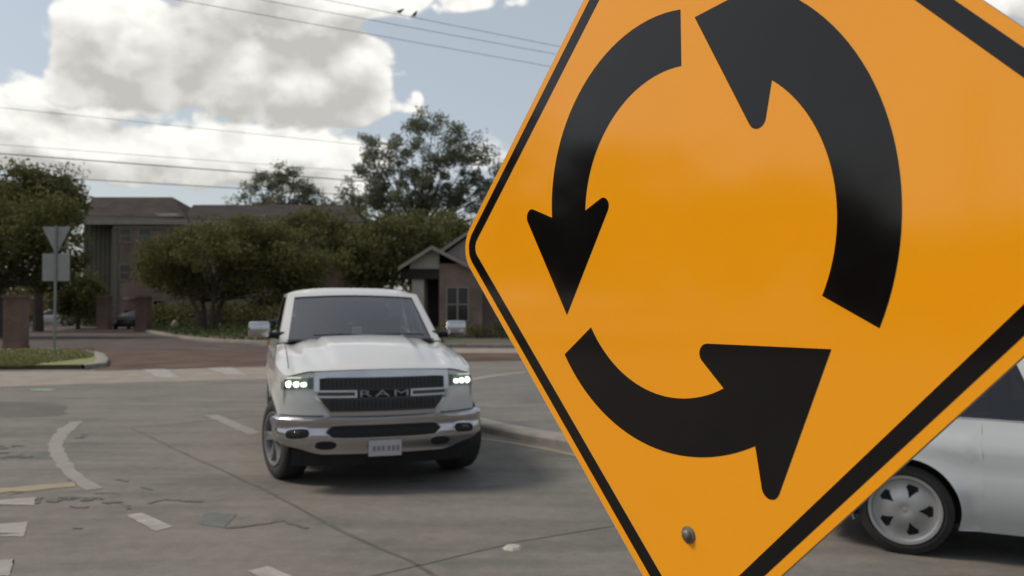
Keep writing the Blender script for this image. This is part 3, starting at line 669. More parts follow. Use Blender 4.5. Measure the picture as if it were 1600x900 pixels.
def make_pickup():
    loc = (-1.199, 8.071, 0); yaw = radians(16.767)
    root = thing('pickup_truck', 'white pickup truck with chrome grille and lit headlights driving towards the viewer', 'pickup truck', loc, 0)
    root.rotation_euler = (0, 0, yaw)       # front turned to the right of the picture
    P = root
    PW = 'white_car'
    def sx(y, z):
        w = .955 + .055 * exp(-((z - .92) / .30) ** 2) - .03 * sstep(z, 1.15, 1.4)
        if y < 1.0: w -= .085 * ((1.0 - y) / .65) ** 2
        if y > 5.2: w -= .02 * ((y - 5.2) / .7) ** 2
        return w
    def yf(x, z): return .07 + .09 * (x / .62) ** 2 + .10 * (abs(x) / .95) ** 6 + max(0, z - .85) * .14
    def ff(x, z): return (x, yf(x, z), z)
    ztop = lambda y: 1.062 + .243 * sstep(y, -.15, 2.1) + .02 * sstep(y, 1.5, 2.2)
    # --- skin: fenders, doors, bed sides, fascia
    b = MB()
    for s in (-1, 1):
        yfr = .345
        poly = [(1.88, .50), (1.88, ztop(1.88)), (1.4, ztop(1.4)), (1.0, ztop(1.0)), (.7, ztop(.7)), (yfr, ztop(yfr)), (yfr, .68), (yfr + .05, .50)]
        fender(b, s, sx, .95, .42, .475, poly)
        side_grid(b, s, sx, 1.88, 4.08, lambda y: .46, lambda y: 1.33 + .03 * sstep(y, 1.9, 3))
        pr = [(5.86, .55), (5.86, 1.36), (5.2, 1.36), (4.62, 1.36), (4.10, 1.36), (4.10, .50)]
        fender(b, s, sx, 4.62, .42, .475, pr)
        b.grid([[(s * sx(y, 1.36), y, 1.36), (s * (sx(y, 1.36) - .07), y, 1.375), (s * (sx(y, 1.36) - .08), y, .85)] for y in (4.10, 4.6, 5.2, 5.86)])
    xs = [-.948 + 1.896 * i / 48 for i in range(49)]
    b.grid([[ff(x, .64 + (.49 - .062 * sstep(abs(x), .66, .93)) * j / 10) for j in range(11)] for x in xs])
    b.build('body', PW, P, smooth=38)
    # --- hood with a raised centre
    h = MB(); rows = []
    for i in range(57):
        x = -.965 + 1.93 * i / 56; ax = abs(x); row = []
        for j in range(25):
            t = j / 24
            y0 = yf(x, 1.13) + .012; y1 = 1.86 - .14 * (1 - (ax / .965) ** 2)
            y = y0 + (y1 - y0) * t
            edge = ztop(y)
            ctr = 1.138 + .245 * (1 - (1 - t) ** 1.7) 
            k = sstep(ax, .70, .965)
            blg = .036 * (1 - sstep(ax, .44 - .06 * (1 - t), .54 - .04 * (1 - t))) * sstep(t, .02, .3)
            dip = -.026 * exp(-((ax - (.60 + .18 * t)) / .075) ** 2) * sstep(t, .03, .3) + .020 * exp(-((ax - .875) / .06) ** 2) * sstep(t, .0, .25)
            z = (ctr - .05 * (ax / .9) ** 2) * (1 - k) + edge * k + blg + dip
            xx = x + (math.copysign(sx(y, edge), x) - x) * sstep(ax, .9, .965)
            if t == 0: z -= .022; 
            row.append((xx, y, z))
        rows.append(row)
    h.grid(rows); h.build('hood', PW, P, smooth=60)
    for s in (-1, 1):                                 # shut line between hood and fender
        MB().grid([[(s * xx, y, zz) for xx in (.868, .877)] for y, zz in ((.36, 1.15), (.7, 1.225), (1.1, 1.29), (1.5, 1.333), (1.8, 1.353))]).build('shut_line', 'gap', P)
    hg = MB(); columns(hg, [(x, 1.118 + .018 * max(0, 1 - (x / .64) ** 2) - .055 * sstep(abs(x), .66, .93), 1.130 + .016 * max(0, 1 - (x / .64) ** 2) - .055 * sstep(abs(x), .66, .93)) for x in [-.90 + 1.80 * i / 40 for i in range(41)]], ff, .006, .004, 1); hg.build('hood_gap', 'gap', P)
    # --- cab
    body, glass, sidegl = MB(), MB(), MB()
    WL, WR = (-.93, 1.88, 1.335), (.93, 1.88, 1.335); TL, TR = (-.80, 2.78, 1.90), (.80, 2.78, 1.90)
    panelled(body, glass, (WL, WR, TL, TR), [0, .055, .945, 1], [0, .03, .91, 1], {(1, 1)}, bulge=(0, -.115, .05))
    RL, RR = (-.80, 4.02, 1.90), (.80, 4.02, 1.90); BL, BR = (-.90, 4.08, 1.36), (.90, 4.08, 1.36)
    panelled(body, sidegl, (BL, BR, RL, RR), [0, .12, .88, 1], [0, .15, .85, 1], {(1, 1)}, bulge=(0, .03, 0))
    for s in (-1, 1):
        a, c = (s * .93, 1.88, 1.325), (s * .93, 4.08, 1.355); d, e = (s * .80, 2.78, 1.90), (s * .80, 4.02, 1.90)
        panelled(body, sidegl, (a, c, d, e), [0, .06, .47, .53, .93, 1], [0, .05, .93, 1], {(1, 1), (3, 1)}, bulge=(s * .035, 0, 0))
        body.grid([[(s * sx(y, 1.325), y, 1.325 + .03 * sstep(y, 1.9, 3)), (s * .93, y, 1.33 + .025 * sstep(y, 1.9, 3))] for y in (1.88, 2.5, 3.2, 4.08)])
    R = []
    for i in range(17):
        x = -1 + 2 * i / 16; row = []
        for j in range(15):
            t = j / 14
            y = 2.78 - .115 * (1 - x * x) * .55 * (1 - t) ** 3 + (4.02 - 2.78) * t
            zz = 1.90 + (.055 * (1 - x ** 4) + .015) * sstep(t, -.02, .22) * (1 - sstep(t, .82, 1.05) * .8) + .05 * .55 * (1 - x * x) * (1 - t) ** 3 * .6
            if abs(x) == 1 and 0 < t < 1: zz = 1.903
            row.append((x * .80, y, zz))
        R.append(row)
    body.grid(R)
    body.build('cab', PW, P, smooth=45)
    glass.build('windscreen', 'screen', P, smooth=True); sidegl.build('side_glass', 'tint', P, smooth=True)
    MB().grid([[(x, 1.86 - .145 * (1 - (abs(x) / .9) ** 2) - .05, 1.378 - .05 * (x / .9) ** 2 + .018), (x, 1.90 - .13 * (1 - (abs(x) / .9) ** 2) + .03, 1.378 - .035 * (x / .9) ** 2 + .02)] for x in [-.84 + 1.68 * i / 20 for i in range(21)]]).build('cowl', 'black_plastic', P)
    for s, x0 in ((1, -.55), (1, .12)):
        MB().tube([(x0, 1.80, 1.415), (x0 + .3, 1.775, 1.425), (x0 + .60, 1.80, 1.413)], .008, 6).build('wiper', 'black_plastic', P)
    # --- cabin
    MB().box(-.86, .86, 1.95, 2.45, .95, 1.30).build('dashboard', 'black_plastic', P, bevel=.04)
    for x in (-.42, .42):
        sm = MB(); sm.box(x - .26, x + .26, 2.95, 3.45, .75, .98); sm.box(x - .25, x + .25, 3.4, 3.58, .95, 1.52)
        so = sm.build('seat', 'seat', P, bevel=.04); MB().box(x - .13, x + .13, 3.45, 3.55, 1.55, 1.74).build('headrest', 'seat', so, bevel=.035)
    MB().box(-.8, .8, 4.0, 4.05, .8, 1.6).build('rear_panel', 'seat', P)
    ring = [(.42 + .19 * cos(a), 2.55 - .06 * sin(a), 1.24 + .17 * sin(a)) for a in [2 * pi * k / 24 for k in range(25)]]
    MB().tube(ring, .016, 6, cap=False).build('steering_wheel', 'black_plastic', P)
    MB().box(-.13, .13, 2.60, 2.63, 1.70, 1.77).build('rear_view_mirror', 'black_plastic', P, bevel=.012)
    MB().box(-.075, .03, 2.12, 2.17, 1.36, 1.50).build('card', 'paper', P, bevel=.006)
    # --- floor pan and wheel wells
    u = MB(); u.box(-.70, .70, .25, 5.75, .30, .62); u.box(-.93, .93, 1.45, 4.1, .36, .5)
    for s in (-1, 1):
        for yc in (.95, 4.62):
            u.grid([[(s * xx, yc + .50 * cos(a), .42 + .50 * sin(a)) for xx in (.55, .93)] for a in [pi * k / 16 for k in range(17)]])
            u.add([(s * .55, yc + .5 * cos(a), .42 + .5 * sin(a)) for a in [pi * k / 16 for k in range(17)]], [tuple(range(17))])
    u.build('underbody', 'black_plastic', P)
    MB().box(-.9, .9, 4.12, 5.84, .80, .86).build('bed_floor', 'black_plastic', P)
    tg = MB().box(-.90, .90, 5.84, 5.90, .70, 1.36).build('tailgate', PW, P, bevel=.012)
    for s in (-1, 1):
        MB().box(s * .93 - .06, s * .93 + .06, 5.80, 5.91, .85, 1.2).build('tail_light', 'red_lens', P, bevel=.01)
    MB().box(-.95, .95, 5.90, 6.02, .48, .64).build('rear_bumper', 'chrome', P, bevel=.02)
    for s in (-1, 1):
        for y in (1.90, 3.02, 4.085):
            MB().grid([[(s * (sx(y, z) + .0035), y + o, z) for z in [.50 + .82 * k / 8 for k in range(9)]] for o in (-.005, .005)]).build('door_gap', 'gap', P)
    for s in (-1, 1):
        for y in (2.75, 3.85):
            w = sx(y, 1.16); MB().box(min(s * (w - .002), s * (w + .035)), max(s * (w - .002), s * (w + .035)), y - .12, y + .12, 1.13, 1.175).build('door_handle', 'chrome', P, bevel=.01)
    # --- grille
    gcol = [(x, .745 + .15 * sstep(abs(x), .50, .61), 1.075 - .02 * sstep(abs(x), .5, .61)) for x in [-.61 + 1.22 * i / 40 for i in range(41)]]
    gm = MB(); columns(gm, gcol, ff, .008, .02, 4); gr = gm.build('grille', 'mesh_plastic', P)
    sl = MB()
    for z in [.770, .792, .814, .836, .858, .968, .988, 1.008, 1.028, 1.048]:
        wx = .60 if z > .9 else .50 + .11 * min(1, max(0, (z - .745) / .15)) ** .6 - .01
        columns(sl, [(-wx + 2 * wx * i / 24, z - .0035, z + .0035) for i in range(25)], ff, .016, .008, 1)
    for i in range(-14, 15):
        x = i * .04
        columns(sl, [(x - .003, .965, 1.055), (x + .003, .965, 1.055)], ff, .014, .006, 3)
        if abs(x) < .5: columns(sl, [(x - .003, .765, .86), (x + .003, .765, .86)], ff, .014, .006, 3)
    sl.build('grille_mesh', 'black_plastic', gr)
    fr = MB()
    columns(fr, [(x, 1.072 - .012 * sstep(abs(x), .5, .64), 1.122 + .02 * (1 - (x / .64) ** 2)) for x in [-.64 + 1.28 * i / 40 for i in range(41)]], ff, .030, .03, 4)
    for s in (-1, 1):
        columns(fr, [(s * (.598 + .05 * k / 4), .94, 1.072) for k in range(5)], ff, .026, .03, 4)
        columns(fr, [(s * (.50 + .14 * k / 8), .722 + .165 * (k / 8), .752 + .165 * (k / 8)) for k in range(9)], ff, .020, .03, 2)
    columns(fr, [(x, .715, .748) for x in [-.51 + 1.02 * i / 30 for i in range(31)]], ff, .020, .03, 2)
    fr.build('grille_surround', 'chrome', P, smooth=40)
    for s in (-1, 1):
        for zc in (.943, .892):
            br = MB(); columns(br, [(s * (.265 + .35 * k / 12), zc - .008, zc + .008) for k in range(13)], ff, .030, .02, 1); br.build('grille_bar', 'satin', gr)
        br = MB(); columns(br, [(s * (.255 + .02 * k), .884, .951) for k in range(2)], ff, .032, .02, 1); br.build('badge_frame', 'satin', gr)
    MB2 = MB(); columns(MB2, [(x, .884, .951) for x in [-.255 + .51 * i / 12 for i in range(13)]], ff, .020, .02, 1); MB2.build('badge_panel', 'black_plastic', gr)
    cu = bpy.data.curves.new('lettering', 'FONT'); cu.body = 'RAM'; cu.size = .085; cu.extrude = .006; cu.offset = .0; cu.align_x = 'CENTER'; cu.align_y = 'CENTER'; cu.space_character = 1.25
    tmp = bpy.data.objects.new('lettering', cu); COL.objects.link(tmp)
    bpy.context.view_layer.update()
    me = bpy.data.meshes.new_from_object(tmp.evaluated_get(bpy.context.evaluated_depsgraph_get())); bpy.data.objects.remove(tmp)
    xs_ = [v.co.x for v in me.vertices]; kx = .46 / (max(xs_) - min(xs_)); cx = (max(xs_) + min(xs_)) / 2
    for v in me.vertices: v.co.x = (v.co.x - cx) * kx
    me.materials.clear(); me.materials.append(M['badge'])
    lt = bpy.data.objects.new('lettering', me); COL.objects.link(lt); lt.parent = gr; lt.location = (0, yf(0, .917) - .036, .917); lt.rotation_euler = (pi / 2, 0, 0)
    # --- headlights
    for s in (-1, 1):
        hc = [(s * (.635 + .305 * k / 14), .962 - .012 * (k / 14), 1.066 + .004 * k / 14 - .045 * sstep(k / 14, .55, 1.05)) for k in range(15)]
        hm = MB(); columns(hm, hc, ff, .004, .02, 4); ho = hm.build('headlight', 'lamp_inner', P, smooth=30)
        lm = MB(); lm.grid([[Vector(ff(x, zb + (zt - zb) * j / 4)) + Vector((0, -.022, 0)) for j in range(5)] for x, zb, zt in hc]); lm.build('lens', 'lens', ho, smooth=30)
        for lx_, rz_ in ((.735, .022), (.80, .027), (.868, .032)):
            fx, fy, fz = ff(s * lx_, 1.003); MB().blob((fx, fy - .008, fz), (.034, .010, rz_), 14, 8).build('lamp', 'led', ho, smooth=True)
        c = MB(); columns(c, [(s * (.76 + .15 * k / 8), 1.058, 1.070) for k in range(9)], ff, .012, .008, 1); c.build('running_light', 'led_soft', ho)
        d = MB(); columns(d, [(s * (.642 + .06 * k / 3), .965, 1.07) for k in range(4)], ff, .012, .008, 1); d.build('turn_signal', 'mesh_plastic', ho)
    # --- bumper
    def yb(x): return .0 + .06 * (x / .6) ** 2 + .13 * (abs(x) / 1.0) ** 6
    zbm = lambda x: .355 + .075 * sstep(abs(x), .55, .9) + .06 * sstep(abs(x), .88, 1.0)
    def bf(x, z):
        t = (z - .355) / .35
        return (x, yb(x) + .055 * (1 - sstep(t, .0, .45)) + .018 * exp(-((t - .72) / .10) ** 2) + .05 * sstep(t, .955, 1.0), z)
    bx = [-1.0 + 2.0 * i / 60 for i in range(61)]
    bmp = MB(); bmp.grid([[bf(x, zbm(x) + (.705 - zbm(x)) * j / 24) for j in range(25)] for x in bx])
    for s in (-1, 1):
        bmp.grid([[bf(s * 1.0, zbm(1.0) + (.705 - zbm(1.0)) * j / 24) for j in range(25)], [(s * 1.022, .36, zbm(1.0) + (.70 - zbm(1.0)) * j / 24) for j in range(25)], [(s * 1.025, .47, .51 + .18 * j / 24) for j in range(25)]])
    bmp.grid([[bf(x, .705), (x, yb(x) + .16, .71)] for x in bx])
    bo_ = bmp.build('front_bumper', 'chrome', P, smooth=50)
    def opening(name, cx, cz, rx, rz, e, mat, lip=.014, tilt=0.0):
        pts = [-1 + 2 * k / 20 for k in range(21)]
        hh = lambda q: max(.04, (1 - abs(q) ** e) ** (1 / e))
        L = MB()
        for k in range(20):                            # rim
            pass
        columns(L, [(cx + q * (rx + lip), cz + q * tilt - hh(q) * (rz + lip), cz + q * tilt + hh(q) * (rz + lip)) for q in pts], bf, .006, .01, 3)
        lo = L.build(name, 'chrome', bo_, smooth=40)
        D = MB(); columns(D, [(cx + q * rx, cz + q * tilt - hh(q) * rz, cz + q * tilt + hh(q) * rz) for q in pts], bf, .010, .004, 3)
        D.build('opening', mat, lo)
        return lo
    for s in (-1, 1):
        eg = MB(); columns(eg, [(s * (.56 + .40 * k / 12), .700, .714) for k in range(13)], ff, .012, .006, 1); eg.build('bumper_gap', 'gap', P)
    opening('centre_intake', 0, .572, .545, .058, 6, 'dark_void', .010)
    for s in (-1, 1):
        fo = opening('fog_lamp', s * .80, .553, .108, .044, 3, 'black_plastic', .016, -s * .01)
        MB().blob((s * .80, yb(.8) + .0, .555), (.045, .02, .032)).build('fog_bulb', 'lens', fo, smooth=True)
        opening('tow_hook_recess', s * .545, .443, .098, .040, 2.5, 'dark_void', .012, 0)
    pl = MB(); columns(pl, [(x, .337, .487) for x in (-.155, -.05, .05, .155)], lambda x, z: (x, yb(x) - .002, z), .012, .012, 1); po = pl.build('number_plate', 'plate', P)
    for i in range(6):
        x = -.115 + i * .042 + (.012 if i > 2 else 0)
        MB().box(x, x + .024, -.0165, -.0145, .385, .432).build('plate_mark', 'plate_ink', po)
    ad = MB(); columns(ad, [(x, .235, .39) for x in [-.84 + 1.68 * i / 20 for i in range(21)]], lambda x, z: (x, yb(x) + .13 - (z - .23) * .2, z), 0, .02, 2); ad.build('air_dam', 'black_plastic', P)
    # --- mirrors
    for s in (-1, 1):
        mm = MB(); mm.box(-.118, .118, -.08, .06, -.092, .088); mo = mm.build('wing_mirror', 'chrome', P, bevel=.04, smooth=60); mo.location = (s * 1.14, 2.0, 1.485)
        MB().tube([(-s * .27, .06, -.075), (-s * .12, .01, -.07), (s * .02, .01, -.06)], [.045, .035, .03], 8).build('mirror_arm', 'black_plastic', mo, smooth=50)
        MB().box(-.10, .10, .045, .058, -.07, .075).build('mirror_glass', 'pane_dark', mo)
    # --- wheels
    for s in (-1, 1):
        make_wheel(P, 'wheel', s * .875, .95, .405, .27, .275, s, 6, radians(17), 'alloy')
        make_wheel(P, 'wheel', s * .875, 4.62, .405, .27, .275, s, 6, 0.0, 'alloy')
    return root
truck = make_pickup()

def make_car(name, label, loc, rot, paint, glass, detail=True, group=None):
    P = thing(name, label, 'car', loc, rot, group)
    Lc, yF, yR, R, zb = 4.25, .84, 3.40, .315, .92
    def sx(y, z):
        w = .845 - .10 * sstep(z, .78, .98) * .55 + .018 * exp(-((z - .50) / .10) ** 2) + .012 * sstep(z, .80, .77) - .05 * sstep(z, .36, .2)
        sh = .80 + .035 * (y - 2.2) / 2
        w += .016 * exp(-((z - sh + .03) / .045) ** 2)
        if y < .9: w -= .16 * ((.9 - y) / .7) ** 2.2
        if y > 3.5: w -= .13 * ((y - 3.5) / .7) ** 2.2
        return w
    zt = lambda y: .72 + .20 * sstep(y, .1, 1.2) + .05 * sstep(y, 1.2, 3.2) - .02 * sstep(y, 3.5, 4.2)
    b = MB()
    for s in (-1, 1):
        fender(b, s, sx, yF, .33, .355, [(1.32, .22), (1.32, zt(1.32)), (1.0, zt(1.0)), (.6, zt(.6)), (.22, zt(.22)), (.22, .24)])
        side_grid(b, s, sx, 1.32, 2.92, lambda y: .21, zt)
        fender(b, s, sx, yR, .33, .355, [(4.05, .36), (4.05, zt(4.05)), (3.7, zt(3.7)), (3.3, zt(3.3)), (2.92, zt(2.92)), (2.92, .21)])
        b.grid([[(s * sx(y, zt(y)), y, zt(y)), (s * (sx(y, zt(y)) - .10), y, zt(y) + .012)] for y in [1.15 + 2.9 * k / 20 for k in range(21)]])
    for (ye, sg_) in ((.22, -1), (4.05, 1)):
        b.grid([[(x * sx(ye, z), ye + sg_ * (.20 - .20 * abs(x) ** 3) * (.75 + .25 * sin((z - .2) * 5)), z) for z in [(.24 if sg_ < 0 else .36) + (zt(ye) - (.24 if sg_ < 0 else .36)) * j / 8 for j in range(9)]] for x in [-1 + 2 * i / 16 for i in range(17)]])
    b.grid([[(x * sx(y, zt(y)), y - (.20 - .20 * abs(x) ** 3) * (1 - sstep(y, .22, .6)), zt(y) + .05 * (1 - x ** 4) * sstep(y, .2, .7)) for x in [-1 + 2 * i / 16 for i in range(17)]] for y in [.22 + 1.05 * k / 14 for k in range(15)]])
    b.grid([[(x * sx(y, zt(y)), y + (.20 - .20 * abs(x) ** 3) * sstep(y, 3.8, 4.05), zt(y) + .04 * (1 - x ** 4)) for x in [-1 + 2 * i / 16 for i in range(17)]] for y in [3.7 + .35 * k / 6 for k in range(7)]])
    b.build('body', paint, P, smooth=38)
    body, gl = MB(), MB()
    zb = .955
    panelled(body, gl, ((-.70, 1.18, zb - .03), (.70, 1.18, zb - .03), (-.56, 1.98, 1.40), (.56, 1.98, 1.40)), [0, .05, .95, 1], [0, .03, .95, 1], {(1, 1)}, (0, -.08, .04))
    panelled(body, gl, ((-.68, 3.98, zb), (.68, 3.98, zb), (-.54, 3.50, 1.38), (.54, 3.50, 1.38)), [0, .08, .92, 1], [0, .08, .92, 1], {(1, 1)}, (0, .06, .03))
    for s in (-1, 1):
        panelled(body, gl, ((s * .745, 1.18, zb - .035), (s * .735, 3.98, zb + .01), (s * .56, 1.98, 1.405), (s * .54, 3.50, 1.385)), [0, .09, .45, .485, .80, 1], [0, .055, .90, 1], {(1, 1), (3, 1)}, (s * .045, 0, .0), .01)
    body.grid([[(x * .555, 1.98 + 1.52 * t - .045 * (1 - x * x) * (1 - t) ** 2, 1.403 + .062 * (1 - x ** 4) * (.35 + .65 * sin(pi * min(1, max(0, t * .9 + .08))))) for t in [k / 10 for k in range(11)]] for x in [-1 + 2 * i / 12 for i in range(13)]])
    body.build('cabin_frame', paint, P, smooth=45); gl.build('glass', glass, P, smooth=True)
    it = MB(); it.box(-.62, .62, 1.35, 3.9, .5, .90); it.build('interior', 'seat', P)
    u = MB(); u.box(-.60, .60, .2, 4.05, .2, .5)
    for s in (-1, 1):
        for yc in (yF, yR):
            u.grid([[(s * xx, yc + .37 * cos(a), .33 + .37 * sin(a)) for xx in (.5, .79)] for a in [pi * k / 14 for k in range(15)]])
            u.add([(s * .5, yc + .37 * cos(a), .33 + .37 * sin(a)) for a in [pi * k / 14 for k in range(15)]], [tuple(range(15))])
    u.build('underbody', 'black_plastic', P)
    for s in (-1, 1):
        for yc in (yF, yR): make_wheel(P, 'wheel', s * .745, yc, R, .238, .195, s, 5, 0.0, 'wheel_silver', 'cover')
        hm = MB().blob((s * .62, .19, .64), (.14, .10, .07)); hm.build('headlight', 'lens', P, smooth=True)
        MB().blob((s * .66, 4.10, .80), (.10, .08, .11)).build('tail_light', 'red_lens', P, smooth=True)
    if detail:
        for s in (-1, 1):
            for y in (1.36, 2.36):
                MB().grid([[(s * (sx(y, z) + .002), y + o + (.0 if y < 3 else -.10 * max(0, .62 - z)), z) for z in [.28 + .62 * k / 10 for k in range(11)]] for o in (-.004, .004)]).build('door_gap', 'gap', P)
            mo = MB().box(-.09, .09, -.06, .05, -.06, .06).build('wing_mirror', paint, P, bevel=.025, smooth=60); mo.location = (s * .88, 1.52, 1.0)
            for y in (2.2,):
                w = sx(y, .80); MB().box(min(s * (w - .01), s * (w + .03)), max(s * (w - .01), s * (w + .03)), y - .09, y + .09, .785, .815).build('door_handle', paint, P, bevel=.008)
            MB().grid([[(s * (.748 + .036 * 4 * t * (1 - t)), 1.30 + 2.55 * t, zb - .030 + .045 * t), (s * (.750 + .036 * 4 * t * (1 - t)), 1.30 + 2.55 * t, zb - .012 + .045 * t)] for t in [k / 12 for k in range(13)]]).build('window_seal', 'black_plastic', P)
        for s in (-1, 1):
            MB().box(s * .40 - .09, s * .40 + .09, 2.72, 2.84, .85, 1.27).build('seat_back', 'seat', P, bevel=.03)
    return P
a = radians(27)
rot = pi / 2 - a
wp = at(1415, 865)                                    # where the rear tyre meets the road
c_, s_ = cos(rot), sin(rot)
lx, ly = -.80, 3.40
make_car('white_car', 'pale white car partly hidden behind the yellow sign, at the right edge', (wp.x - (c_ * lx - s_ * ly), wp.y - (s_ * lx + c_ * ly), 0), rot, 'silver_white', 'tint')
p = far(190, 500, 62.5)
make_car('parked_car', 'dark car standing between the two brick gate pillars', (p.x, 62.5, 0), radians(4), 'dark_car', 'tint', False, 'cars beyond the driveway')
p = far(398, 510, 56)
make_car('parked_car', 'dark car parked under the spreading tree, behind the pickup mirror', (p.x + .6, 55.5, .0), radians(-62), 'dark_car', 'tint', False, 'cars beyond the driveway')
p = far(78, 500, 74)
make_car('parked_car', 'pale car parked by the brown wooden fence at the left', (p.x - 1.6, 73, 0), radians(-80), 'pale_car', 'tint', False, 'cars beyond the driveway')

# ------------------------------------------------------------------ trees and plants
def make_tree(name, label, base, trunk_h, trunk_r, lobes, leaf, bark, n_cl, per, size, spread, seed, group=None, stems=1, lean=.0):
    """lobes: ellipsoids (dx, dy, z, rx, ry, rz); leaves are small faces gathered in clumps inside them"""
    rnd = random.Random(seed)
    P = thing(name, label, 'tree', base, 0, group)
    tw = MB(); tips = []
    wts = [l[3] * l[4] * l[5] for l in lobes]
    cl = []
    for _ in range(n_cl):
        l = rnd.choices(lobes, wts)[0]
        while True:
            q = Vector((rnd.uniform(-1, 1), rnd.uniform(-1, 1), rnd.uniform(-1, 1)))
            if .28 < q.length < 1: break
        q = q * (rnd.uniform(.75, 1.0))
        cl.append(Vector((l[0] + q.x * l[3], l[1] + q.y * l[4], l[2] + q.z * l[5])))
    for s in range(stems):
        ang = 2 * pi * s / max(1, stems) + .6; bx, by = (.35 * cos(ang), .25 * sin(ang)) if stems > 1 else (0, 0)
        tx, ty = (bx * 3.2, by * 3.2) if stems > 1 else (lean, 0)
        pts = [Vector((bx, by, -.1)), Vector((bx * 1.2 + tx * .12, by * 1.2, trunk_h * .35)), Vector((bx + (tx - bx) * .6, by + (ty - by) * .6, trunk_h * .75)), Vector((tx, ty, trunk_h))]
        r = trunk_r / sqrt(stems)
        tw.tube(pts, [r * 1.25, r, r * .85, r * .7], 8)
        mine = cl[s::stems]
        for c in mine[:max(10, n_cl // 4 // stems)]:
            h0 = trunk_h * rnd.uniform(.7, 1.0); st0 = Vector((tx, ty, h0)) if h0 > trunk_h * .9 else pts[2].lerp(pts[3], .5)
            mid = st0.lerp(c, .5) + Vector((rnd.uniform(-.3, .3), rnd.uniform(-.3, .3), rnd.uniform(.0, .5)))
            tw.tube([st0, mid, c], [r * .42, r * .22, r * .08], 5, cap=False)
    tw.build('trunk', bark, P, smooth=True, fix=False)
    lf = MB()
    for c in cl:
        cs = spread * rnd.uniform(.6, 1.35); k = int(per * 1.9 * rnd.uniform(.5, 1.5))
        for _ in range(k):
            g_ = lambda sg: max(-1.7 * sg, min(1.7 * sg, rnd.gauss(0, sg)))
            p = c + Vector((g_(cs * .5), g_(cs * .5), g_(cs * .36)))
            a, e, t = rnd.uniform(0, 2 * pi), rnd.uniform(-1.1, 1.1), rnd.uniform(0, 2 * pi)
            s = size * .72 * rnd.uniform(.55, 1.3)
            u = Vector((cos(a) * cos(e), sin(a) * cos(e), sin(e))); w = u.cross(Vector((cos(t), sin(t), .35))).normalized()
            lf.add([p - u * s, p + w * s * .45, p + u * s, p - w * s * .45], [(0, 1, 2, 3)])
    lf.build('crown', leaf, P, fix=False)
    return P
def P_(px, Y): return far(px, 478, Y).x
def tree_at(name, label, px, Y, trunk_h, trunk_r, lob, leaf, bark, n_cl, per, size, spread, seed, **k):
    """lobes given as (px, py, rx px, ry px[, depth shift]) seen at distance Y"""
    bx = P_(px, Y); L = []
    for l in lob:
        q = far(l[0], l[1], Y); s = Y / F_PX
        L.append((q.x - bx, l[4] if len(l) > 4 else 0, q.z, l[2] * s, max(l[2] * s * .8, 1.0), l[3] * s))
    return make_tree(name, label, (bx, Y, 0), trunk_h, trunk_r, L, leaf, bark, n_cl, per, size, spread, seed, **k)
TG = 'trees round the apartment block'
tree_at('broad_tree', 'dark dense tree filling the left edge behind the signpost', 2, 47, 3.2, .28,
        [(20, 380, 75, 62), (75, 352, 52, 58), (-60, 350, 90, 85), (60, 420, 55, 40), (-20, 440, 60, 40), (100, 395, 34, 40)], M['leaf_dark'], 'bark', 170, 85, .17, .95, 11, group=TG)
tree_at('broad_tree', 'taller greyish tree rising above the dark tree at the left', 60, 58, 6, .3,
        [(38, 292, 34, 36), (92, 292, 36, 34), (0, 330, 60, 40), (70, 335, 60, 36), (-60, 300, 60, 50), (112, 320, 26, 34), (60, 310, 60, 30)], M['leaf_mid'], 'bark', 190, 80, .20, 1.0, 12, group=TG)
tree_at('small_tree', 'small dark tree in the gap left of the brick gate pillar', 122, 63, 1.6, .14, [(120, 455, 40, 36), (140, 475, 22, 26), (96, 470, 24, 24)], M['leaf_dark'], 'bark', 60, 70, .18, .8, 13, group=TG)
tree_at('spreading_tree', 'low wide spreading tree with pale forked trunks behind the pickup', 325, 53, 2.3, .34,
        [(350, 400, 140, 48), (258, 415, 68, 42), (440, 405, 90, 55), (380, 370, 100, 30), (240, 440, 36, 14), (470, 440, 60, 34), (345, 440, 80, 22), (505, 400, 50, 40), (430, 452, 70, 30), (310, 448, 60, 18)], M['leaf_oak'], 'pale_bark', 250, 85, .16, .85, 14, stems=4, group=TG)
tree_at('tall_tree', 'tallest airy tree with sky showing through, above the pickup', 655, 98, 11, .35,
        [(660, 190, 42, 26), (610, 235, 52, 40), (690, 230, 62, 46), (735, 240, 44, 44), (565, 300, 50, 40), (640, 300, 80, 46), (725, 300, 50, 40), (590, 265, 40, 30), (540, 325, 26, 22), (640, 200, 22, 24), (770, 300, 50, 50)], M['leaf_grey'], 'bark', 230, 70, .25, 1.0, 15, group=TG)
tree_at('tall_tree', 'smaller airy grey tree above the apartment roof', 440, 92, 10, .25,
        [(440, 275, 40, 26), (462, 305, 40, 40), (412, 298, 34, 36), (440, 335, 80, 30), (378, 325, 26, 16), (500, 330, 50, 26)], M['leaf_grey'], 'bark', 150, 62, .22, .85, 16, group=TG)
tree_at('bushy_tree', 'dark bushy tree between the spreading tree and the house', 560, 66, 4, .25,
        [(560, 385, 70, 55), (620, 375, 50, 50), (510, 358, 60, 30), (450, 352, 50, 22), (590, 420, 60, 40), (640, 400, 40, 50), (670, 360, 40, 30), (655, 430, 40, 30)], M['leaf_mid'], 'bark', 170, 70, .21, 1.1, 17, group=TG)
tree_at('bushy_tree', 'bushy dark tree overhanging the house roof', 690, 74, 5, .25,
        [(690, 375, 60, 40), (740, 380, 60, 50), (640, 370, 50, 36), (700, 350, 50, 22), (590, 350, 60, 24)], M['leaf_dark'], 'bark', 130, 65, .22, 1.15, 18, group=TG)
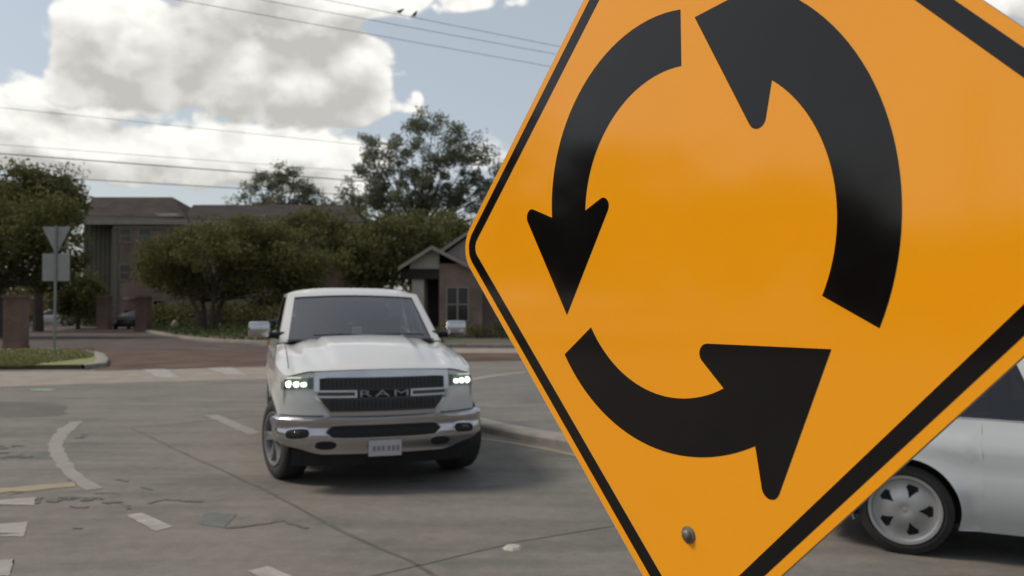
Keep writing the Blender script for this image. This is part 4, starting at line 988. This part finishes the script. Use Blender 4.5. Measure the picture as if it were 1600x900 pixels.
def bush(name, label, px, py, Y, w, h, leaf, seed, n=420, size=.07, group=None, cat='shrub'):
    rnd = random.Random(seed); q = far(px, py, Y); P = thing(name, label, cat, (q.x, Y, 0), 0, group)
    st, lf = MB(), MB()
    for k in range(7):
        a = rnd.uniform(0, 2 * pi); r = rnd.uniform(.1, .8)
        st.tube([(0, 0, 0), (w * .25 * r * cos(a), w * .2 * r * sin(a), h * .5), (w * .5 * r * cos(a), w * .4 * r * sin(a), h * rnd.uniform(.7, .95))], [.02, .014, .006], 5, cap=False)
    for _ in range(n):
        while True:
            v = Vector((rnd.uniform(-1, 1), rnd.uniform(-1, 1), rnd.uniform(-.9, 1)))
            if v.length < 1: break
        p = Vector((v.x * w / 2, v.y * w / 2.4, h * .52 + v.z * h * .48)); a, e = rnd.uniform(0, 2 * pi), rnd.uniform(-1, 1.2); s = size * rnd.uniform(.6, 1.4)
        u = Vector((cos(a) * cos(e), sin(a) * cos(e), sin(e))); w_ = u.cross(Vector((rnd.uniform(-1, 1), rnd.uniform(-1, 1), .3))).normalized()
        lf.add([p - u * s, p + w_ * s * .45, p + u * s, p - w_ * s * .45], [(0, 1, 2, 3)])
    st.build('stems', 'bark', P, fix=False); lf.build('foliage', leaf, P, fix=False); return P
bush('shrub', 'rounded green shrub at the foot of the house wall, left of the sign', 785, 520, 46, 1.5, 1.0, M['leaf_bush'], 31, group='shrubs by the house')
bush('shrub', 'low dark shrub below the double window of the house', 745, 520, 46.6, 1.3, .8, M['leaf_dark'], 32, group='shrubs by the house')
bush('shrub', 'wide green shrub at the house corner, mostly behind the sign', 830, 520, 46, 1.8, 1.1, M['leaf_bush'], 33, group='shrubs by the house')
bush('shrub', 'dark shrub below the house porch beside the pickup mirror', 690, 525, 45.5, 1.6, .7, M['leaf_dark'], 34, group='shrubs by the house')
for i, (px, Y, w, h, t) in enumerate(((20, 66, 3.4, 1.8, 'at the left edge beyond the brick gate pillar'), (122, 66, 3.4, 2.4, 'left of the two brick gate pillars'), (-60, 60, 4, 2.2, 'past the left edge of the picture'), (260, 64, 3.2, 2.0, 'right of the two brick gate pillars'), (318, 63, 4.2, 2.6, 'behind the trunks of the spreading tree'), (372, 63.5, 4.0, 2.3, 'between the spreading tree and the parked dark car'), (440, 64, 4.5, 2.6, 'behind the pickup cab'), (520, 62, 4.5, 2.4, 'hidden mostly by the pickup roof'))):
    bush('hedge', 'dark leafy hedge clump ' + t, px, 500, Y, w, h, M['leaf_dark'], 40 + i, 900, .14, 'hedges along the far side', 'hedge')
# planting bed under the spreading tree
bedp = [at(232, 519), at(262, 525), at(300, 531), at(345, 535), at(420, 538.5), at(560, 541), at(690, 541), at(690, 531), at(560, 520), at(400, 512), at(262, 510)]
bed = tag(sheet('planting_bed', bedp, 'mulch', .14, None, .15), 'kerbed mulch planting bed under the spreading tree', kind='structure')
rows = []
for i in range(0, 7):
    p = bedp[i]; t = (bedp[i + 1] - (bedp[i - 1] if i else bedp[0])).normalized(); nn = Vector((t.y, -t.x, 0))
    rows.append([p + nn * o + Vector((0, 0, z)) for o, z in ((-.02, .15), (.16, .15), (.18, .13), (.19, 0))])
MB().grid(rows).build('kerb', 'kerb', bed)
mbs = MB(); rnd = random.Random(5)
def inpoly(x, y, P):
    c = False
    for a, b in zip(P, P[1:] + P[:1]):
        if (a.y > y) != (b.y > y) and x < (b.x - a.x) * (y - a.y) / (b.y - a.y) + a.x: c = not c
    return c
xs0, xs1 = min(p.x for p in bedp), max(p.x for p in bedp); ys0, ys1 = min(p.y for p in bedp), max(p.y for p in bedp)
cnt = 0
while cnt < 7000:
    x, y = rnd.uniform(xs0, xs1), rnd.uniform(ys0, ys1)
    if not inpoly(x, y, bedp): continue
    cnt += 1; z = .16 + abs(rnd.gauss(0, .16)); a, e = rnd.uniform(0, 2 * pi), rnd.uniform(-.6, 1.3); s = .10 * rnd.uniform(.6, 1.4)
    u = Vector((cos(a) * cos(e), sin(a) * cos(e), sin(e))); w = u.cross(Vector((rnd.uniform(-1, 1), rnd.uniform(-1, 1), .3))).normalized(); p = Vector((x, y, z))
    mbs.add([p - u * s, p + w * s * .4, p + u * s, p - w * s * .4], [(0, 1, 2, 3)])
tag(mbs.build('ground_cover', M['leaf_bush'], None, fix=False), 'low leafy ground cover in the bed under the spreading tree', kind='stuff')
for i, (px, py, w, h, t) in enumerate(((273, 514, .55, .62, 'leftmost of the row under the spreading tree'), (316, 516, .5, .55, 'left of the pale forked trunks'), (338, 517, .62, .62, 'right of the pale forked trunks'))):  # added pale blocks stand in for sunlit gaps between the trunks
    q = at(px, py + 4); rnd = random.Random(60 + i); m_ = MB()
    nu, nv = 10, 6
    m_.blob((0, 0, h * .5 + .12), (w * .5, w * .4, h * .55), nu, nv)
    m_.v = [(x * rnd.uniform(.85, 1.12), y * rnd.uniform(.85, 1.12), z) for x, y, z in m_.v]
    o = m_.build('sunlit_gap', 'sunlit_patch', None, smooth=50); o.location = (q.x, q.y, 0)
    tag(o, 'pale upright block standing in for a sunlit gap, ' + t, 'sunlit_patch', 'pale blocks standing in for sunlit gaps')

# ------------------------------------------------------------------ brick gate pillars, fence, signpost
def pillar(label, px, py, w, h, group='brick gate pillars'):
    q = at(px, py); P = thing('brick_pillar', label, 'pillar', (q.x, q.y + w / 2, 0), 0, group)
    MB().box(-w / 2, w / 2, -w / 2, w / 2, -.05, h - .14).build('shaft', 'brick', P)
    c = MB().box(-w / 2 - .05, w / 2 + .05, -w / 2 - .05, w / 2 + .05, h - .137, h - .03); c.box(-w / 2 + .02, w / 2 - .02, -w / 2 + .02, w / 2 - .02, h - .029, h + .03)
    c.build('cap', 'brick', P)
    MB().box(-w / 2 - .03, w / 2 + .03, -w / 2 - .03, w / 2 + .03, -.05, .18).build('plinth', 'brick', P)
    return P
pillar('red brick pillar standing on the grass at the left edge', 17, 548, .66, 2.2)
pillar('left one of two brick pillars flanking the far driveway', 159, 516, .76, 2.45)
pillar('right one of two brick pillars flanking the far driveway', 220, 518, .80, 2.4)
q0, q1 = far(36, 480, 78), far(96, 480, 78)
fp = thing('wooden_fence', 'brown wooden fence glimpsed below the trees at the left', 'fence', ((q0.x + q1.x) / 2, 78, 0))
wd = (q1.x - q0.x) / 2
me_ = None
for k in range(int(2 * wd / .155)):
    x = -wd + k * .155
    if me_ is None:
        o = MB().box(0, .14, -.012, .012, .05, 2.5).build('board', 'wood', fp); me_ = o.data
    else:
        o = bpy.data.objects.new('board', me_); COL.objects.link(o); o.parent = fp
    o.location = (x, random.uniform(-.006, .006), random.uniform(-.03, .03))
for z in (.5, 2.0): MB().box(-wd, wd, .016, .06, z, z + .09).build('rail', 'wood', fp)
# signpost seen from behind
q = at(85, 563); sY = q.y
sp_ = thing('traffic_sign', 'grey back of a triangular sign over a square plate on a thin post', 'road sign', (q.x, q.y, .12))
def zz(py): return far(85, py, sY).z - .12
s1 = sY / F_PX
MB().box(-.03, .03, -.03, .03, -.1, zz(353)).build('post', 'galv', sp_)
tr = [(-22.5 * s1, zz(354)), (22.5 * s1, zz(354)), (4 * s1, zz(391)), (0, zz(393)), (-4 * s1, zz(391))]
tri = MB().prism([(x, .034, z) for x, z in tr], (0, .004, 0)).build('triangular_plate', 'sign_back', sp_)
sq = MB().box(-21.5 * s1, 21.5 * s1, .034, .038, zz(439), zz(396)).build('square_plate', 'sign_back', sp_)
for nm, par, py in (('bolt', tri, 362), ('bolt', tri, 382), ('bolt', sq, 403), ('bolt', sq, 432)):
    MB().box(-.05, .05, -.036, -.031, zz(py) - .02, zz(py) + .02).build('bracket', 'galv', par)
MB().box(-.26, .26, -.2, .2, -.05, .022).build('footing', 'pale_concrete', sp_)

# ------------------------------------------------------------------ buildings
def window(parent, x0, x1, z0, z1, y, nx=1, nz=2, frame='trim', pane='pane', deep=.10):
    """window in a wall facing -y at plane y; frame proud of the wall, panes set back in it"""
    f = MB(); t = .07
    f.box(x0 - t, x1 + t, y - .05, y + .02, z1, z1 + t); f.box(x0 - t, x1 + t, y - .07, y + .02, z0 - t, z0)
    f.box(x0 - t, x0, y - .05, y + .02, z0, z1); f.box(x1, x1 + t, y - .05, y + .02, z0, z1)
    for i in range(1, nx):
        xc = x0 + (x1 - x0) * i / nx; f.box(xc - .04, xc + .04, y - .04, y + .01, z0, z1)
    for j in range(1, nz):
        zc = z0 + (z1 - z0) * j / nz; f.box(x0, x1, y - .035, y + .01, zc - .03, zc + .03)
    o = f.build('window', frame, parent)
    for i in range(nx):
        for j in range(nz):
            a, b = x0 + (x1 - x0) * i / nx, x0 + (x1 - x0) * (i + 1) / nx; c, d = z0 + (z1 - z0) * j / nz, z0 + (z1 - z0) * (j + 1) / nz
            MB().add([(a, y - .012, c), (b, y - .012, c), (b, y - .012, d), (a, y - .012, d)], [(0, 1, 2, 3)]).build('pane', pane, o, fix=False)
    return o
YB = 70.0
ap = thing('apartment_block', 'three storey brick apartment block with brown roof behind the spreading tree', 'building', (P_(178, YB), YB, 0))
def bx(px, Y=YB): return P_(px, Y) - P_(178, YB)
def bz(py, Y=YB): return far(178, py, Y).z
xR = bx(560)
ze = bz(345)
MB().box(0, xR, 0, 14, 0, ze).build('wall', 'mauve_brick', ap)
# left wing with dark vertical siding, set back
xl = bx(134, 72)
MB().box(xl, -.01, 1.5, 13, 0, ze - .02).build('side_wing', 'siding', ap)
for k in range(9):
    x = xl + .25 + k * (-.3 - xl) / 8
    MB().box(x - .05, x + .05, 1.44, 1.497, 0, ze - .1).build('batten', 'siding', ap)
MB().box(bx(160), bx(166), 1.38, 1.437, 0, ze - .4).build('drainpipe', 'siding_pale', ap)
MB().box(-.18, .32, -.06, -.003, 0, ze - .3).build('corner_board', 'siding_pale', ap)
# roof: main gable with ridge along x, cut by a lower valley, second gable to the right
ridge = bz(308, YB + 6)
def roof_block(x0, x1, y0, y1, z0, zr, r0, r1, name='roof', mat='shingle'):
    """hipped roof: eaves x0..x1, y0..y1 at z0, ridge r0..r1 at zr"""
    ym = (y0 + y1) / 2; th = .22
    A = [(x0, y0, z0), (x1, y0, z0), (r1, ym, zr), (r0, ym, zr), (x0, y1, z0), (x1, y1, z0)]
    m_ = MB(); m_.add(A + [(x, y, z - th) for x, y, z in A], [(0, 1, 2, 3), (3, 2, 5, 4), (0, 3, 4), (1, 5, 2), (7, 6, 9, 8), (8, 9, 10, 11), (6, 10, 9), (7, 8, 11), (0, 6, 7, 1), (4, 5, 11, 10), (0, 4, 10, 6), (1, 7, 11, 5)])
    r = m_.build(name, mat, ap)
    MB().box(x0, x1, y0 - .05, y0 - .003, z0 - .34, z0 + .02).build('fascia', 'trim', r)
    return r
YR = YB + 6
def rx(px): return P_(px, YR) - P_(178, YB)
roof_block(bx(124), bx(296), -.4, 12.4, ze, bz(308, YR), rx(143), rx(268))
roof_block(bx(280), xR + .4, -.2, 12.2, ze - .06, bz(320, YR), rx(301), rx(548))
sl0 = MB().prism([(bx(246), .3, ze + .30), (bx(284), .3, ze + .30), (rx(272) - .2, 3.4, ze + 1.32), (rx(232) + .5, 3.4, ze + 1.32)], (0, -.03, .10)); sl0.build('skylight', 'shingle_pale', ap)
# eave trim under the main roof
MB().box(0, xR, -.10, -.004, ze - .62, ze - .36).build('frieze', 'trim', ap)
for px0, px1 in ((187, 204), (217, 234), (262, 278), (292, 308)):
    window(ap, bx(px0), bx(px1), bz(378), bz(358), -.003, 1, 2)
for px0, px1 in ((187, 204), (217, 234), (262, 278), (292, 308), (335, 351), (365, 381), (405, 421)):
    window(ap, bx(px0), bx(px1), bz(437), bz(414), -.003, 1, 2, pane='pane_dark')
for px0, px1 in ((240, 256), (290, 306), (335, 351), (380, 396)):
    window(ap, bx(px0), bx(px1), bz(497), bz(470), -.003, 1, 2, pane='pane_dark')
MB().box(bx(205), bx(215), -1.6, -.004, 2.3, 2.45).build('porch_canopy', 'pale_trim', ap)
# ---- house on the right
YH = 48.0
hs = thing('house', 'mauve one storey house with pale gabled porch, left of the sign', 'house', (P_(685, YH), YH, 0))
def hx(px, Y=YH): return P_(px, Y) - P_(685, YH)
def hz(py, Y=YH): return far(685, py, Y).z
x0, x1 = hx(640), hx(728)
zev = hz(416)
zap = hz(385)
xa = hx(676)
# porch gable block: wall on the right half, open porch on the left half
fw = MB(); fw.box(hx(686), hx(753), 0, 6, 0, hz(412)); fw.build('wall', 'mauve_brick', hs)
MB().box(x0, hx(686) - .003, 1.6, 6, 0, zev - .05).build('porch_wall', 'mauve_brick', hs)
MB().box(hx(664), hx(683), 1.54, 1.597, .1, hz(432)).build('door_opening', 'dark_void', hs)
MB().box(hx(643), hx(662), .15, .75, 0, hz(436)).build('porch_column', 'pale_trim', hs)
MB().box(hx(630), hx(686) - .004, -.05, 1.5, hz(436) + .003, hz(420)).build('porch_beam', 'shingle', hs)
gbl = MB().prism([(hx(640), .08, hz(420) + .004), (hx(686) - .004, .08, hz(420) + .004), (hx(686) - .004, .08, hz(393)), (xa, .08, zap - .22), (hx(640), .08, hz(411))], (0, .2, 0)); gbl.build('porch_gable', 'pale_trim', hs)
def slope(p, q, y0, y1, th=.17, name='roof', mat='shingle'):
    (xa_, za_), (xb_, zb_) = p, q
    m_ = MB().add([(xa_, y0, za_), (xb_, y0, zb_), (xb_, y1, zb_), (xa_, y1, za_), (xa_, y0, za_ - th), (xb_, y0, zb_ - th), (xb_, y1, zb_ - th), (xa_, y1, za_ - th)],
                  [(0, 1, 2, 3), (7, 6, 5, 4), (0, 4, 5, 1), (2, 6, 7, 3), (1, 5, 6, 2), (0, 3, 7, 4)])
    r = m_.build(name, mat, hs)
    MB().add([(xa_, y0 - .04, za_ + .02), (xb_, y0 - .04, zb_ + .02), (xb_, y0 - .04, zb_ - .2), (xa_, y0 - .04, za_ - .2), (xa_, y0 - .003, za_ + .02), (xb_, y0 - .003, zb_ + .02), (xb_, y0 - .003, zb_ - .2), (xa_, y0 - .003, za_ - .2)],
             [(0, 1, 2, 3), (7, 6, 5, 4), (0, 4, 5, 1), (2, 6, 7, 3), (1, 5, 6, 2), (0, 3, 7, 4)]).build('bargeboard', 'trim', r)
slope((hx(624), hz(418)), (xa, zap), -.5, 6); slope((xa, zap), (hx(740), hz(418)), -.497, 6)
# upper gable behind
xb0, xb1 = hx(655, 51), hx(925, 51); xm = (xb0 + xb1) / 2; zb_, zt_ = hz(412, 51), hz(322, 51)
MB().box(hx(753) + .003, xb1 - .4, 2.0, 13, 0, zb_).build('rear_wall', 'mauve_brick', hs)
MB().prism([(xb0 + .5, 3.0, hz(412) + .01), (xb1 - .5, 3.0, hz(412) + .01), (xm, 3.0, zt_ - .25)], (0, .2, 0)).build('upper_gable', 'trim', hs)
slope((xb0, zb_ - .1), (xm, zt_), 2.6, 13); slope((xm, zt_), (xb1, zb_ - .1), 2.603, 13)
window(hs, hx(699), hx(731), hz(501), hz(450), -.003, 2, 2, 'mauve_brick' if False else 'trim', 'pane_dark')
window(hs, hx(775), hx(800), hz(501), hz(450), 1.997, 2, 2, 'trim', 'pane_dark')

# ------------------------------------------------------------------ overhead cables and the birds
def cable(label, a, b, r=.011, ext=40.0, sag=.5, group='overhead cables'):
    A, B = far(*a), far(*b); d = (B - A).normalized(); A2, B2 = A - d * ext, B + d * ext
    pts = [A2.lerp(B2, k / 24) for k in range(25)]
    o = MB().tube(pts, r, 6).build('overhead_cable', 'wire', None, smooth=True, fix=False)
    return tag(o, label, 'cable', group)
def hy(py, z): return (z - EYE) / (ray(800, py).z / ray(800, py).y)
def cab2(label, a, b, z, r, ext): return cable(label, (a[0], a[1], hy(a[1], z)), (b[0], b[1], hy(b[1], z)), r, ext)
cab2('lowest of the three upper cables crossing the blue gap', (280, 0), (860, 104), 9.6, .007, 60)
cab2('middle one of the three upper cables crossing the blue gap', (410, 0), (870, 85), 9.9, .007, 60)
cab2('topmost of the three upper cables, with two birds on it', (510, 0), (870, 72), 10.2, .007, 60)
cab2('thick dark cable crossing the sky above the apartment roof', (0, 240), (540, 281), 10.4, .030, 60)
cab2('thin cable just above the apartment roof ridge', (110, 279), (540, 304), 9.4, .024, 60)
cab2('faint cable crossing the low white clouds', (0, 168), (560, 226), 12.2, .011, 60)
cab2('cable crossing in front of the left tree and apartment eaves', (0, 333), (700, 352), 7.0, .022, 60)
cab2('faint cable just above the thick dark one', (0, 226), (560, 268), 10.9, .012, 60)
A, B = far(510, 0, hy(0, 10.2)), far(870, 72, hy(72, 10.2))
for t, lab, ya in ((.285, 'left of two small dark birds on the topmost cable', .4), (.345, 'right of two small dark birds on the topmost cable', -.7)):
    q = A.lerp(B, t); bd = thing('bird', lab, 'bird', (q.x, q.y, q.z + .011), ya, 'birds on the cable')
    bm_ = MB()
    rings = [(-.10, .012, .07), (-.07, .028, .065), (-.03, .042, .075), (.02, .045, .095), (.055, .030, .125), (.075, .026, .15), (.095, .022, .155), (.112, .008, .15)]
    bm_.tube([(x, 0, z) for x, r, z in rings], [r for x, r, z in rings], 10); bm_.build('bird_body', 'bird', bd, smooth=True, fix=False)
    MB().add([(-.07, -.015, .065), (-.07, .015, .065), (-.19, .022, .03), (-.19, -.022, .03)], [(0, 1, 2, 3)]).build('tail', 'bird', bd, fix=False)
    MB().tube([(.108, 0, .15), (.135, 0, .146)], [.007, .001], 6).build('beak', 'bird', bd)
    for s in (-1, 1): MB().tube([(.0, s * .015, .06), (.005, s * .015, .0)], .004, 5).build('leg', 'bird', bd)

# ------------------------------------------------------------------ what the sign mirrors: poles and the wooded edge left of the road
rnd = random.Random(77); wl = MB()
for k in range(260):
    t = k / 259; y = -40 + 75 * t; H = 4.6 + 7.0 * sstep(y, -8, 14) + .8 * sin(y * .5) + rnd.uniform(-.4, .4)
    c = Vector((-41 + rnd.uniform(-3, 3), y, rnd.uniform(.25, .9) * H)); cs = 1.1
    for _ in range(75):
        p = c + Vector((rnd.gauss(0, cs), rnd.gauss(0, cs), rnd.gauss(0, cs * .55))); p.z = max(.1, min(p.z, H))
        a, e = rnd.uniform(0, 2 * pi), rnd.uniform(-1, 1); s = .42 * rnd.uniform(.6, 1.3); u = Vector((cos(a) * cos(e), sin(a) * cos(e), sin(e))); w = u.cross(Vector((rnd.uniform(-1, 1), rnd.uniform(-1, 1), .4))).normalized()
        wl.add([p - u * s, p + w * s * .5, p + u * s, p - w * s * .5], [(0, 1, 2, 3)])
tag(wl.build('woodland', M['leaf_deep'], None, fix=False), 'wooded edge far to the left of the roundabout', kind='stuff')
up = thing('utility_pole', 'wooden utility pole far to the left, mirrored faintly in the sign', 'utility pole', (-30, -4.2, 0))
MB().tube([(0, 0, -.1), (0, 0, 5), (0, 0, 9)], [.16, .14, .11], 10).build('post', 'pole_wood', up, smooth=True)
MB().box(-1.1, 1.1, -.05, .05, 8.3, 8.42).build('crossarm', 'pole_wood', up)

fw_ = MB()
for k in range(420):
    c = Vector((-95 + 230 * k / 419 + rnd.uniform(-2, 2), 118 + rnd.uniform(-5, 5), rnd.uniform(1, 7.5)))
    for _ in range(55):
        p = c + Vector((rnd.gauss(0, 1.3), rnd.gauss(0, 1.3), rnd.gauss(0, .8))); p.z = max(.1, p.z)
        a, e = rnd.uniform(0, 2 * pi), rnd.uniform(-1, 1); s = .5 * rnd.uniform(.6, 1.3); u = Vector((cos(a) * cos(e), sin(a) * cos(e), sin(e))); w = u.cross(Vector((rnd.uniform(-1, 1), rnd.uniform(-1, 1), .4))).normalized()
        fw_.add([p - u * s, p + w * s * .5, p + u * s, p - w * s * .5], [(0, 1, 2, 3)])
tag(fw_.build('far_woodland', M['leaf_mid'], None, fix=False), 'far line of trees beyond the buildings', kind='stuff')
